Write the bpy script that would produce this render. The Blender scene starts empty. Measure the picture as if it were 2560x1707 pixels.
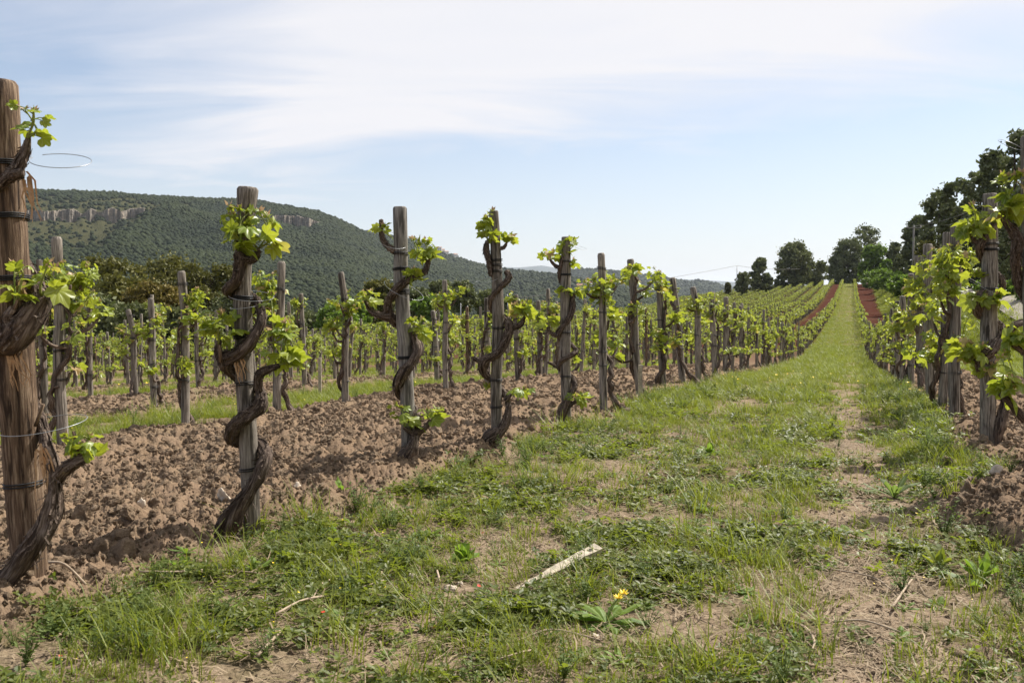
import bpy, math, random
import numpy as np
from mathutils import Matrix, Vector, Euler

R = math.radians
random.seed(7)
rng = np.random.default_rng(7)
scn = bpy.context.scene
COL = scn.collection

# ------------------------------------------------------------------ camera
F = 2300.0; CX, CY, HY = 1280.0, 853.5, 740.0      # focal length, centre and horizon in photo pixels
PITCH = math.atan((CY - HY) / F)
cam = bpy.data.cameras.new('camera'); camo = bpy.data.objects.new('camera', cam); COL.objects.link(camo)
cam.sensor_width = 36; cam.lens = F / 2560 * 36
cam.clip_start = 0.05; cam.clip_end = 30000
camo.location = (0, 0, 0); camo.rotation_euler = (R(90) - PITCH, 0, 0)
scn.camera = camo
cam.dof.use_dof = True; cam.dof.focus_distance = 7.5; cam.dof.aperture_fstop = 14.0

# ------------------------------------------------------------------ sky, sun, exposure
SUN_AZ, SUN_EL = R(50), R(48)                        # azimuth to the right of the view direction
w = bpy.data.worlds.new("World"); scn.world = w; w.use_nodes = True
nt = w.node_tree; nt.nodes.clear()
def N(t, **k):
    n = nt.nodes.new(t)
    for a, b in k.items(): setattr(n, a, b)
    return n
def L(a, b): nt.links.new(a, b)
def math_(op, a, b=None, c=None, clamp=False):
    n = N('ShaderNodeMath', operation=op); n.use_clamp = clamp
    for i, v in enumerate((a, b, c)):
        if v is None: continue
        if isinstance(v, (int, float)): n.inputs[i].default_value = v
        else: L(v, n.inputs[i])
    return n.outputs[0]
out = N('ShaderNodeOutputWorld'); bg = N('ShaderNodeBackground'); L(bg.outputs[0], out.inputs[0])
sky = N('ShaderNodeTexSky', sky_type='NISHITA'); sky.sun_disc = False
sky.sun_elevation = SUN_EL; sky.sun_rotation = SUN_AZ
sky.air_density = 1.0; sky.dust_density = 1.0; sky.ozone_density = 3.0; sky.altitude = 200
bg.inputs[1].default_value = 0.084
geo = N('ShaderNodeNewGeometry'); sep = N('ShaderNodeSeparateXYZ')
tcw = N('ShaderNodeTexCoord'); L(tcw.outputs['Generated'], sep.inputs[0])
dz = math_('ADD', math_('MAXIMUM', sep.outputs[2], 0.0), 0.10)
px = math_('DIVIDE', sep.outputs[0], dz); py = math_('DIVIDE', sep.outputs[1], dz)
comb = N('ShaderNodeCombineXYZ'); L(px, comb.inputs[0]); L(py, comb.inputs[1])
mp = N('ShaderNodeMapping'); L(comb.outputs[0], mp.inputs[0]); mp.inputs['Rotation'].default_value = (0, 0, R(32)); mp.inputs['Scale'].default_value = (0.6, 1.5, 1)
n1 = N('ShaderNodeTexNoise'); L(mp.outputs[0], n1.inputs['Vector']); n1.inputs['Scale'].default_value = 1.1; n1.inputs['Detail'].default_value = 9; n1.inputs['Roughness'].default_value = 0.55; n1.inputs['Distortion'].default_value = 0.7
n2 = N('ShaderNodeTexNoise'); L(comb.outputs[0], n2.inputs['Vector']); n2.inputs['Scale'].default_value = 0.6; n2.inputs['Detail'].default_value = 3
nz = math_('SUBTRACT', n1.outputs['Fac'], 0.5); nb = math_('SUBTRACT', n2.outputs['Fac'], 0.5)
# cirrus sheet: its far edge and its left edge, as lines in the cloud plane
e1 = math_('SUBTRACT', 4.15, math_('ADD', py, math_('MULTIPLY', px, 0.66)))
e1 = math_('ADD', e1, math_('MULTIPLY', nz, 3.0)); m1 = math_('MULTIPLY_ADD', e1, 0.6, 0.35, clamp=True)
e2 = math_('ADD', math_('ADD', px, math_('MULTIPLY', py, 0.283)), 0.75)
e2 = math_('ADD', e2, math_('MULTIPLY', nz, 2.4)); m2 = math_('MULTIPLY_ADD', e2, 0.8, 0.30, clamp=True)
wisp = math_('MULTIPLY_ADD', nz, 2.2, 0.30, clamp=True)
band = math_('MULTIPLY', m1, m2)
cl = math_('MAXIMUM', math_('MULTIPLY', band, math_('MULTIPLY_ADD', nz, 0.5, 0.97, clamp=True)), math_('MULTIPLY', wisp, 0.5))
veil = math_('MULTIPLY', math_('SUBTRACT', 1.0, math_('MULTIPLY', sep.outputs[2], 3.2), clamp=True), 0.62)
cl = math_('MAXIMUM', math_('MAXIMUM', cl, veil), 0.16)
mix = N('ShaderNodeMix', data_type='RGBA'); L(cl, mix.inputs['Factor']); L(sky.outputs[0], mix.inputs['A'])
mix.inputs['B'].default_value = (6.9, 6.85, 7.1, 1)
L(mix.outputs['Result'], bg.inputs[0])

sun = bpy.data.lights.new('sun', 'SUN'); sun.energy = 5.0; sun.angle = R(0.6); sun.color = (1.0, 0.95, 0.87)
suno = bpy.data.objects.new('sun', sun); COL.objects.link(suno)
sd = Vector((math.sin(SUN_AZ) * math.cos(SUN_EL), math.cos(SUN_AZ) * math.cos(SUN_EL), math.sin(SUN_EL)))
suno.rotation_euler = sd.to_track_quat('Z', 'Y').to_euler()
scn.view_settings.view_transform = 'Standard'; scn.view_settings.look = 'None'
scn.view_settings.exposure = 0.66; scn.view_settings.gamma = 1.0; scn.view_settings.use_curve_mapping = False
scn.cycles.max_bounces = 6; scn.cycles.diffuse_bounces = 3; scn.cycles.glossy_bounces = 2; scn.cycles.transmission_bounces = 4
scn.cycles.transparent_max_bounces = 6; scn.cycles.volume_bounces = 0; scn.cycles.caustics_reflective = False; scn.cycles.caustics_refractive = False
scn.cycles.sample_clamp_indirect = 6

# ------------------------------------------------------------------ numpy noise
def _h(ix, iy, iz, s):
    n = (ix.astype(np.int64) * 374761393 + iy.astype(np.int64) * 668265263 + iz.astype(np.int64) * 2147483647 + s * 974634777) & 0xffffffff
    n = ((n ^ (n >> 13)) * 1274126177) & 0xffffffff
    n = ((n ^ (n >> 15)) * 2246822519) & 0xffffffff
    return ((n ^ (n >> 16)) & 0xffffff) / float(0xffffff)
def vn(x, y, z=0.0, s=0):
    x = np.asarray(x, float); y = np.asarray(y, float) + 0 * x; z = np.asarray(z, float) + 0 * x
    x0, y0, z0 = np.floor(x), np.floor(y), np.floor(z); fx, fy, fz = x - x0, y - y0, z - z0
    fx, fy, fz = [q * q * (3 - 2 * q) for q in (fx, fy, fz)]
    r = 0
    for a in (0, 1):
        for b in (0, 1):
            for c in (0, 1):
                r = r + _h(x0 + a, y0 + b, z0 + c, s) * (fx if a else 1 - fx) * (fy if b else 1 - fy) * (fz if c else 1 - fz)
    return r
def vn2(x, y, s=0):
    x0, y0 = np.floor(x), np.floor(y); fx, fy = x - x0, y - y0
    fx, fy = fx * fx * (3 - 2 * fx), fy * fy * (3 - 2 * fy); z = np.zeros_like(x0)
    return ((_h(x0, y0, z, s) * (1 - fx) + _h(x0 + 1, y0, z, s) * fx) * (1 - fy) + (_h(x0, y0 + 1, z, s) * (1 - fx) + _h(x0 + 1, y0 + 1, z, s) * fx) * fy)
def fbm(x, y, o=4, s=0, g=0.5):
    x = np.asarray(x, float); y = np.asarray(y, float)
    r = 0; a = 1; t = 0
    for i in range(o):
        r = r + a * (vn2(x, y, s + i * 17) - 0.5); t += a; a *= g; x, y = x * 2.03 + 11.3, y * 2.03 + 5.7
    return r / t * 2
def cell(x, y, s=0):
    x0, y0 = np.floor(x), np.floor(y); best = np.full(x.shape, 9.0); z = np.zeros_like(x0)
    for a in (-1, 0, 1):
        for b in (-1, 0, 1):
            cx = x0 + a + _h(x0 + a, y0 + b, z, s); cy = y0 + b + _h(x0 + a, y0 + b, z, s + 5)
            best = np.minimum(best, (cx - x) ** 2 + (cy - y) ** 2)
    return np.sqrt(best)
def ss(a, b, x):
    t = np.clip((x - a) / (b - a), 0, 1); return t * t * (3 - 2 * t)

# ------------------------------------------------------------------ place: pixel of the photograph + depth -> point
SP, CP = math.sin(PITCH), math.cos(PITCH)
def P(x, y, d):
    up = (CY - y) / F
    v = np.array([(x - CX) / F, CP + up * SP, -SP + up * CP])
    return v * (d / v[1])
TH = R(20.2); CT, ST = math.cos(TH), math.sin(TH)      # the rows run 20 degrees right of the view
def uv(x, y): return x * CT - y * ST, x * ST + y * CT
def xy(u, v): return u * CT + v * ST, -u * ST + v * CT
ROW = 2.65; ROW1 = -2.35; RROW = 0.92
_gv = np.arange(-60, 1200, 1.0)
_gt = np.interp(_gv, [-60, 0, 5, 8, 12, 21, 35, 45, 58, 72, 90, 110, 140, 180, 230, 280, 300, 330, 450, 700, 1200],
                [0.3, -.93, -1.055, -1.13, -1.25, -1.75, -2.5, -2.88, -3.08, -3.0, -2.7, -2.45, -1.95, -.7, 1.5, 3.4, 3.5, 2.2, -15, -40, -60])
_k = np.hanning(9); _k /= _k.sum(); _gs = np.convolve(np.pad(_gt, 4, 'edge'), _k, 'valid')
def macro(x, y):
    u, v = uv(x, y)
    z = np.interp(v, _gv, _gs)
    a = np.clip(-u, 0, 60)
    z = z - (a / 40) ** 1.5 * 2.5 * ss(80, 230, v) * (1 - .3 * ss(230, 290, v))
    z = z - .055 * np.clip(-u - 4.5, 0, 18) * ss(-5, 4, v)
    z = z - ss(44, 90, -u) * 9 - ss(70, 320, -u) * 34
    rise = np.interp(v, [0, 10, 36, 53, 90, 140, 300], [.2, .3, 1.7, 3.0, 3.2, 2.6, 2.0])
    z = z + ss(3.2, 8.0, u) * rise + ss(9.8, 30, u) * 7 + ss(30, 120, u) * 10
    return z
def masks(u, v, x, y):
    wob = fbm(x * .9, y * .9, 3, 3) * .22
    q = (-(u + wob) + ROW1 + .22) / ROW                 # 0..1 first alley left of row 1
    k = np.floor(q); fr = q - k
    wid = np.where(k == 0, .97, .86)
    t = ((k >= 0) & (k % 2 == 0)) * ss(0, .07, fr) * (1 - ss(wid - .05, wid + .03, fr))
    # worked soil under the vines of the other rows
    rowd = np.abs(((-(u) + ROW1) / ROW + .5) % 1 - .5) * ROW
    t = np.maximum(t, (u < -4.2) * (1 - ss(.25, .45, rowd + wob)) * .8)
    t = t * ss(-44, -41, u)
    t2 = ss(.72, 1.0, u + wob * .8) * (1 - ss(3.1, 3.5, u + wob - 1.7 * ss(60, 280, v))) * (v < 292)
    heap = np.exp(-((u - .85) / .42) ** 2 - ((v - 4.5) / 1.2) ** 2)
    t2 = np.maximum(t2, ss(.3, .5, heap + wob))
    till = np.clip(np.maximum(t, t2), 0, 1) * (v < 300)
    track = 1.25 * np.exp(-((u - .04 - .1 * fbm(v * .3, v * 0, 2, 9)) / (.13 + .008 * v)) ** 2) + .75 * np.exp(-((u + 1.30) / .2) ** 2)
    bare = track * (1 - .62 * ss(9, 30, v)) * .85 + ss(.16, .5, fbm(x * 2.6 + 3.7, y * 2.6, 4, 23)) * .75 * (1 - ss(6, 14, v))
    return till, np.clip(bare, 0, 1), heap
def detail(x, y):
    u, v = uv(x, y); r = np.hypot(x, y)
    till, bare, heap = masks(u, v, x, y)
    near = 1 - ss(22, 45, r)
    lum = .016 * fbm(x * 3, y * 3, 3, 1) + .03 * fbm(x * .7, y * .7, 2, 2)
    c1 = cell(x * 7.5, y * 7.5, 4); c2 = cell(x * 19 + fbm(x * 9, y * 9, 2, 8), y * 19, 6)
    tl = .05 + .10 * fbm(x * 1.9, y * 2.2, 3, 12) + .050 * (0.5 - c1) + .034 * (.5 - c2) + .030 * fbm(x * 34, y * 34, 3, 14, .7)
    sm = .007 * fbm(x * 18, y * 18, 3, 31) + .005 * (.5 - cell(x * 26, y * 26, 7))
    z = lum * near + till * tl * near + (1 - till) * sm * near + heap * .17 * near
    return z, till, bare
def gz(x, y):
    x = np.atleast_1d(np.asarray(x, float)); y = np.atleast_1d(np.asarray(y, float))
    return macro(x, y) + detail(x, y)[0]
def gz1(x, y): return float(gz(x, y)[0])

# ------------------------------------------------------------------ mesh helpers
def mesh_np(name, V, T=None, Q=None, attrs=None, mat=None, smooth=False, vattrs=None):
    me = bpy.data.meshes.new(name); V = np.asarray(V, np.float32)
    T = np.zeros((0, 3), np.int32) if T is None or len(T) == 0 else np.asarray(T, np.int32)
    Q = np.zeros((0, 4), np.int32) if Q is None or len(Q) == 0 else np.asarray(Q, np.int32)
    me.vertices.add(len(V)); me.vertices.foreach_set('co', V.ravel())
    nl = T.size + Q.size; me.loops.add(nl)
    me.loops.foreach_set('vertex_index', np.concatenate([T.ravel(), Q.ravel()]))
    me.polygons.add(len(T) + len(Q))
    ls = np.concatenate([np.arange(len(T)) * 3, T.size + np.arange(len(Q)) * 4]).astype(np.int32)
    me.polygons.foreach_set('loop_start', ls)
    me.polygons.foreach_set('use_smooth', np.full(len(ls), smooth))
    for k, a in (attrs or {}).items():
        a = np.asarray(a, np.float32)
        if a.ndim == 1: at = me.attributes.new(k, 'FLOAT', 'POINT'); at.data.foreach_set('value', a)
        else: at = me.attributes.new(k, 'FLOAT_VECTOR', 'POINT'); at.data.foreach_set('vector', a.ravel())
    me.update(calc_edges=True); me.validate()
    if mat: me.materials.append(mat)
    return me
class MB:
    def __init__(s): s.V = []; s.T = []; s.Q = []; s.n = 0; s.A = {'rnd': [], 'vein': [], 'tc': []}
    def add(s, V, T=None, Q=None, rnd=0.0, vein=0.0, tc=None):
        V = np.asarray(V, float).reshape(-1, 3); m = len(V); s.V.append(V)
        if T is not None and len(T): s.T.append(np.asarray(T, int).reshape(-1, 3) + s.n)
        if Q is not None and len(Q): s.Q.append(np.asarray(Q, int).reshape(-1, 4) + s.n)
        s.A['rnd'].append(np.zeros(m) + rnd); s.A['vein'].append(np.zeros(m) + vein)
        s.A['tc'].append(V.copy() if tc is None else tc); s.n += m
    def mesh(s, name, mat, smooth=False):
        cat = lambda l, d: np.concatenate(l) if l else d
        return mesh_np(name, cat(s.V, np.zeros((0, 3))), cat(s.T, None), cat(s.Q, None), {k: cat(v, None) for k, v in s.A.items()}, mat, smooth)
def obj(name, me, parent=None, **props):
    o = bpy.data.objects.new(name, me); COL.objects.link(o)
    if parent is not None: o.parent = parent
    for k, v in props.items(): o[k] = v
    return o
def thing(name, loc, label, cat, group=None, rz=0):
    o = bpy.data.objects.new(name, None); COL.objects.link(o); o.empty_display_size = .1
    o.location = loc; o.rotation_euler = (0, 0, rz); o['label'] = label; o['category'] = cat
    if group: o['group'] = group
    return o
def tube(mb, pts, rad, sides=8, rough=.0, seed=0, cap=True, spiral=0.0, ridges=0, capr=0.0, rnd=0.0, sub=1, shred=0, knot=0.0):
    """a tube along pts, radius per point, ridged and lumpy like bark"""
    pts = np.asarray(pts, float); rad = np.asarray(rad, float) + np.zeros(len(pts))
    if sub > 1:                                          # Catmull-Rom
        n = len(pts); pp = np.vstack([2 * pts[0] - pts[1], pts, 2 * pts[-1] - pts[-2]]); rr = np.concatenate([[rad[0]], rad, [rad[-1]]])
        o = []; ro = []
        for i in range(n - 1):
            for j in range(sub):
                t = j / sub; a, b, c, d = pp[i:i + 4]
                o.append(.5 * ((2 * b) + (c - a) * t + (2 * a - 5 * b + 4 * c - d) * t * t + (3 * b - a - 3 * c + d) * t ** 3))
                ro.append(rr[i + 1] * (1 - t) + rr[i + 2] * t)
        o.append(pts[-1]); ro.append(rad[-1]); pts = np.array(o); rad = np.array(ro)
    n = len(pts); tan = np.gradient(pts, axis=0); tan /= np.linalg.norm(tan, axis=1)[:, None] + 1e-9
    ref = np.array([1, 0, 0.]) if abs(tan[0][0]) < .8 else np.array([0, 1, 0.])
    nn = np.cross(tan[0], ref); nn /= np.linalg.norm(nn); L_ = 0; V = []; tc = []
    ang = np.arange(sides) / sides * 2 * math.pi
    for i in range(n):
        nn = nn - tan[i] * np.dot(nn, tan[i]); nn /= np.linalg.norm(nn) + 1e-9
        bb = np.cross(tan[i], nn)
        if i: L_ += np.linalg.norm(pts[i] - pts[i - 1])
        a2 = ang + spiral * L_
        m = np.ones(sides)
        if rough:
            m = m + rough * 2 * (vn(np.cos(ang) * 1.4 + seed * 3.1, np.sin(ang) * 1.4, L_ * 9, seed) - .5) * 1.3
            m = m + rough * .9 * (vn(np.cos(ang) * 3 + seed * 1.1, np.sin(ang) * 3, L_ * 30, seed + 4) - .5)
            if ridges: m = m + rough * .55 * np.sin(a2 * ridges + 2 * math.sin(L_ * 7 + seed))
        if knot: m = m * (1 + knot * 2 * (float(vn(np.array([L_ * 11.0 + seed]), 0.5, 0.5, seed)[0]) - .45))
        rr = rad[i] * m
        V.append(pts[i] + np.outer(np.cos(ang) * rr, nn) + np.outer(np.sin(ang) * rr, bb))
        tc.append(np.stack([np.cos(a2) * rad[i], np.sin(a2) * rad[i], np.full(sides, L_ + seed * 1.7)], 1))
    V = np.concatenate(V); tc = np.concatenate(tc)
    Q = []
    for i in range(n - 1):
        for j in range(sides):
            k = (j + 1) % sides; Q.append((i * sides + j, i * sides + k, (i + 1) * sides + k, (i + 1) * sides + j))
    T = []
    if cap:
        for e, c in ((0, pts[0] - tan[0] * rad[0] * capr), (n - 1, pts[-1] + tan[-1] * rad[-1] * capr)):
            V = np.vstack([V, c]); tc = np.vstack([tc, [0, 0, seed * 1.7]]); ci = len(V) - 1
            for j in range(sides):
                k = (j + 1) % sides; T.append((ci, e * sides + k, e * sides + j) if e == 0 else (ci, e * sides + j, e * sides + k))
    mb.add(V, T, Q, rnd=rnd, tc=tc)
    if shred:                                            # loose ribbons of bark lifting off the trunk
        q = np.random.default_rng(seed + 7)
        for _ in range(shred):
            m_ = int(q.integers(5, 12)); i0 = int(q.integers(0, max(1, n - m_ - 1))); j0 = q.uniform(0, sides); dj = q.normal(0, .12) ; lift = q.uniform(.1, 1.0); wd_ = q.uniform(.0012, .0048); W = []
            for k in range(min(m_, n - i0)):
                j = int(round(j0 + dj * k)) % sides; i = i0 + k; c = V[i * sides + j]; o_ = c - pts[i]; o_ /= np.linalg.norm(o_) + 1e-9; s_ = np.cross(tan[i], o_)
                c = c + o_ * (.0015 + lift * rad[i] * (2 * k / m_ - 1) ** 4); W += [c + s_ * wd_, c - s_ * wd_]
            W = np.array(W); k = len(W) // 2
            if k > 1: mb.add(W, None, [(2 * a, 2 * a + 1, 2 * a + 3, 2 * a + 2) for a in range(k - 1)], tc=np.stack([W[:, 0], W[:, 1] + q.uniform(0, 9), W[:, 2]], 1))
def rotm(rx, ry, rz): return np.array(Euler((rx, ry, rz)).to_matrix())

# ------------------------------------------------------------------ materials
class M:
    def __init__(s, name):
        s.m = bpy.data.materials.new(name); s.m.use_nodes = True; s.t = s.m.node_tree; s.t.nodes.clear()
        s.out = s.n('ShaderNodeOutputMaterial'); s.p = s.n('ShaderNodeBsdfPrincipled'); s.l(s.p.outputs[0], s.out.inputs[0])
    def n(s, t, **k):
        q = s.t.nodes.new(t)
        for a, b in k.items(): setattr(q, a, b)
        return q
    def l(s, a, b):
        if isinstance(a, (int, float)): b.default_value = a
        elif isinstance(a, tuple): b.default_value = a if len(a) != 3 else (*a, 1) if b.type == 'RGBA' else a
        else: s.t.links.new(a, b)
    def attr(s, n, out='Fac'): return s.n('ShaderNodeAttribute', attribute_name=n).outputs[out]
    def noise(s, vec, scale, detail=3, rough=.5, dist=0):
        q = s.n('ShaderNodeTexNoise'); s.l(vec, q.inputs['Vector']); q.inputs['Scale'].default_value = scale
        q.inputs['Detail'].default_value = detail; q.inputs['Roughness'].default_value = rough; q.inputs['Distortion'].default_value = dist
        return q.outputs['Fac']
    def scl(s, vec, sc, loc=(0, 0, 0)):
        q = s.n('ShaderNodeMapping'); s.l(vec, q.inputs[0]); q.inputs['Scale'].default_value = sc; q.inputs['Location'].default_value = loc; return q.outputs[0]
    def ramp(s, fac, *st):
        q = s.n('ShaderNodeValToRGB'); s.l(fac, q.inputs[0]); e = q.color_ramp.elements
        while len(e) < len(st): e.new(.5)
        for i, (p_, c) in enumerate(st):
            e[i].position = p_; e[i].color = (c, c, c, 1) if isinstance(c, (int, float)) else (*c, 1)
        return q.outputs[0]
    def mix(s, f, a, b, mode='MIX'):
        q = s.n('ShaderNodeMix', data_type='RGBA', blend_type=mode); s.l(f, q.inputs['Factor']); s.l(a, q.inputs['A']); s.l(b, q.inputs['B']); return q.outputs['Result']
    def ma(s, op, a, b=0.0, clamp=False):
        q = s.n('ShaderNodeMath', operation=op); q.use_clamp = clamp; s.l(a, q.inputs[0]); s.l(b, q.inputs[1]); return q.outputs[0]
    def bump(s, h, strength, dist):
        q = s.n('ShaderNodeBump'); q.inputs['Strength'].default_value = strength; q.inputs['Distance'].default_value = dist
        s.l(h, q.inputs['Height']); s.l(q.outputs[0], s.p.inputs['Normal']); return q
    def fin(s, col=None, rough=.8, spec=.3):
        if col is not None: s.l(col, s.p.inputs['Base Color'])
        s.l(rough, s.p.inputs['Roughness']); s.p.inputs['Specular IOR Level'].default_value = spec; return s.m

def mat_ground():
    m = M('ground'); pos = m.n('ShaderNodeNewGeometry').outputs['Position']
    till, bare, red, far = m.attr('till'), m.attr('bare'), m.attr('red'), m.attr('far')
    nf = m.noise(pos, 55, 4, .65); nm = m.noise(pos, 9, 4, .6); nl = m.noise(pos, 1.1, 3, .6)
    soil = m.ramp(nf, (.25, (.11, .073, .045)), (.5, (.225, .16, .102)), (.8, (.39, .29, .195)))
    soil = m.mix(m.ramp(nm, (.35, 0), (.7, 1)), soil, (.22, .16, .11, 1))
    soil = m.mix(m.ma('MULTIPLY', red, .92), soil, m.ramp(nm, (.3, (.034, .0105, .008)), (.7, (.074, .023, .017))))
    dirt = m.ramp(nf, (.25, (.13, .092, .062)), (.55, (.26, .195, .135)), (.8, (.42, .33, .24)))
    nl2 = m.noise(m.scl(pos, (1, 1, 1)), 3.2, 5, .7)
    mossn = m.ramp(nf, (.3, (.060, .050, .024)), (.7, (.125, .105, .050)))
    farg = m.ramp(m.noise(pos, .8, 8, .8), (.3, (.064, .080, .012)), (.55, (.112, .124, .020)), (.75, (.175, .140, .040)))
    moss = m.mix(far, mossn, farg)
    gm = m.ma('MULTIPLY_ADD', bare, .8); gm.node.inputs[2].default_value = .0
    gm = m.ma('SUBTRACT', m.ramp(nl2, (.38, 0), (.6, 1)), m.ma('MULTIPLY', bare, .9), clamp=True)
    gm = m.ma('MAXIMUM', gm, m.ma('MULTIPLY', m.ma('MULTIPLY', far, .95), m.ma('SUBTRACT', 1.0, bare)))
    g = m.mix(gm, dirt, moss)
    col = m.mix(till, g, soil)
    m.bump(m.ma('ADD', nf, m.ma('MULTIPLY', nm, 1.5)), .9, .012)
    return m.fin(col, 1.0, .0)
def mat_clod():
    m = M('soil_clod'); oc = m.n('ShaderNodeTexCoord').outputs['Object']; rnd = m.n('ShaderNodeObjectInfo').outputs['Random']
    nf = m.noise(oc, 4, 5, .7)
    c = m.ramp(nf, (.25, (.20, .138, .09)), (.55, (.355, .257, .172)), (.8, (.53, .41, .285)))
    c = m.mix(m.ramp(rnd, (0, .35), (.5, 0)), c, (.16, .108, .07, 1)); c = m.mix(m.ramp(rnd, (.75, 0), (1, .55)), c, (.36, .275, .19, 1))
    m.bump(m.noise(oc, 9, 5, .75), .8, .05); return m.fin(c, .95, .1)
def mat_wood(name, dark, mid, light, mosscol=None, bark=False):
    m = M(name); tc = m.attr('tc', 'Vector'); ri = m.n('ShaderNodeObjectInfo').outputs['Random']
    off = m.n('ShaderNodeCombineXYZ'); m.l(m.ma('MULTIPLY', ri, 7.3), off.inputs[2]); ad = m.n('ShaderNodeVectorMath', operation='ADD'); m.l(tc, ad.inputs[0]); m.l(off.outputs[0], ad.inputs[1]); tc = ad.outputs[0]
    g1 = m.noise(m.scl(tc, (1, 1, .055 if not bark else .1)), 170 if not bark else 190, 4, .65)
    g2 = m.noise(m.scl(tc, (1, 1, .09)), 48, 4, .6, .4)
    g3 = m.noise(tc, 9, 4, .6)
    c = m.ramp(g1, (.36, dark), (.5, mid), (.64, light))
    c = m.mix(m.ramp(g2, (.38, 1), (.48, 0)), c, tuple(v * .32 for v in dark) + (1,))
    c = m.mix(m.ramp(g3, (.35, .0), (.75, .55)), c, tuple(v * .6 for v in mid) + (1,))
    c = m.mix(m.ramp(ri, (0, 0), (1, .45)), c, tuple(v * .75 for v in dark) + (1,))
    m.bump(m.ma('ADD', g1, m.ma('MULTIPLY', g2, 1.6)), 1.0, .004 if not bark else .008)
    return m.fin(c, .85, .2)
def mat_leaf(name, c0, c1, vein, tr=.45, rough=.42, spec=.45, young=None, trc=None):
    m = M(name); rnd = m.attr('rnd'); ve = m.attr('vein'); oi = m.n('ShaderNodeObjectInfo').outputs['Random']
    r = m.ma('FRACT', m.ma('ADD', rnd, oi)) if tr > 0 else m.ma('ADD', rnd, m.ma('MULTIPLY', oi, .3), True); pos = m.n('ShaderNodeNewGeometry').outputs['Position']
    c = m.mix(r, (*c0, 1), (*c1, 1))
    c = m.mix(m.ramp(m.noise(pos, 60, 3), (.3, .25), (.7, 0)), c, tuple(v * .55 for v in c0) + (1,))
    c = m.mix(m.ma('MULTIPLY', m.ramp(ve, (.55, 0), (1, 1)), .75), c, (*vein, 1))
    if young: c = m.mix(m.ramp(r, (.955, 0), (.965, .8)), c, (*young, 1))
    trn = m.n('ShaderNodeBsdfTranslucent'); tcol = m.mix(.6, c, (*(trc or c1), 1)); m.l(tcol, trn.inputs[0])
    ms = m.n('ShaderNodeMixShader'); ms.inputs[0].default_value = tr
    m.l(m.p.outputs[0], ms.inputs[1]); m.l(trn.outputs[0], ms.inputs[2]); m.l(ms.outputs[0], m.out.inputs[0])
    return m.fin(c, rough, spec)
def mat_plain(name, col, rough=.7, spec=.3, metal=0, var=.0, scale=20):
    m = M(name); m.p.inputs['Metallic'].default_value = metal
    oc = m.n('ShaderNodeTexCoord').outputs['Object']; nz_ = m.noise(oc, scale, 4, .6)
    c = m.mix(m.ramp(nz_, (.3, 0), (.7, 1)), tuple(v * (1 - var) for v in col) + (1,), tuple(min(1, v * (1 + var)) for v in col) + (1,))
    return m.fin(c, rough, spec)
MG = mat_ground(); MC = mat_clod()
MPOST = mat_wood('weathered_post', (.10, .083, .067), (.27, .232, .192), (.49, .435, .37))
MPOSTP = mat_wood('pale_post', (.14, .125, .108), (.33, .30, .265), (.56, .52, .46))
MPOSTB = mat_wood('brown_post', (.055, .034, .022), (.20, .130, .083), (.46, .34, .23))
MBARK = mat_wood('vine_bark', (.055, .036, .026), (.165, .120, .092), (.38, .30, .24), bark=True)
MTRUNK = mat_plain('tree_bark', (.07, .05, .038), .9, .1, var=.4, scale=3)
MVINE = mat_leaf('vine_leaf', (.14, .23, .022), (.35, .40, .042), (.52, .56, .20), .46, .40, .5, young=(.46, .27, .16), trc=(.48, .52, .03))
MSTEM = mat_leaf('green_shoot', (.20, .28, .05), (.30, .30, .09), (.3, .3, .1), .15, .5, .3)
MTIP = mat_leaf('young_tip', (.42, .34, .16), (.50, .32, .20), (.55, .42, .3), .35, .5, .3)
MTIE = mat_plain('black_tie', (.012, .012, .013), .55, .4)
MWIRE = mat_plain('grey_wire', (.34, .35, .36), .4, .5, .7)
MGRASS = mat_leaf('grass_blade', (.098, .138, .014), (.265, .285, .036), (.3, .35, .1), .35, .5, .35, trc=(.40, .47, .03))
MCLOV = mat_leaf('clover_leaf', (.050, .074, .010), (.185, .205, .030), (.2, .3, .1), .42, .5, .35, trc=(.34, .42, .03))
MWEED = mat_leaf('weed_leaf', (.075, .115, .028), (.165, .21, .055), (.3, .36, .18), .4, .6, .2, trc=(.26, .38, .05))
MBROAD = mat_leaf('broad_leaf', (.085, .15, .02), (.19, .27, .036), (.3, .42, .14), .45, .55, .25, trc=(.30, .46, .03))
MSTRAW = mat_leaf('dry_straw', (.17, .12, .072), (.37, .285, .185), (.5, .4, .3), .1, .7, .2)
MFLOW = mat_plain('yellow_petal', (.82, .60, .02), .5, .3, var=.1)
MREDF = mat_plain('red_petal', (.60, .05, .02), .5, .3, var=.1)
MSTONE = mat_plain('pale_stone', (.50, .42, .33), .85, .2, var=.3, scale=14)
MPLANK = mat_plain('bleached_wood', (.36, .31, .235), .8, .2, var=.45, scale=40)
MTWIG = mat_plain('dry_twig', (.36, .28, .20), .8, .2, var=.3, scale=30)
MDRY = mat_plain('brown_dry_bark', (.42, .26, .14), .8, .2, var=.35, scale=60)
MPINE = mat_leaf('pine_needles', (.110, .125, .060), (.23, .24, .10), (.1, .12, .05), .18, .6, .2, trc=(.10, .14, .02))
MPINEB = mat_leaf('olive_needles', (.080, .080, .020), (.175, .165, .042), (.1, .12, .05), .2, .6, .2, trc=(.16, .16, .02))
MOAK = mat_leaf('oak_leaves', (.13, .105, .025), (.24, .18, .048), (.2, .2, .05), .2, .6, .2, trc=(.2, .18, .02))
MBRIGHT = mat_leaf('bright_leaves', (.08, .135, .022), (.20, .27, .050), (.2, .3, .1), .35, .55, .3, trc=(.2, .34, .02))
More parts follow.
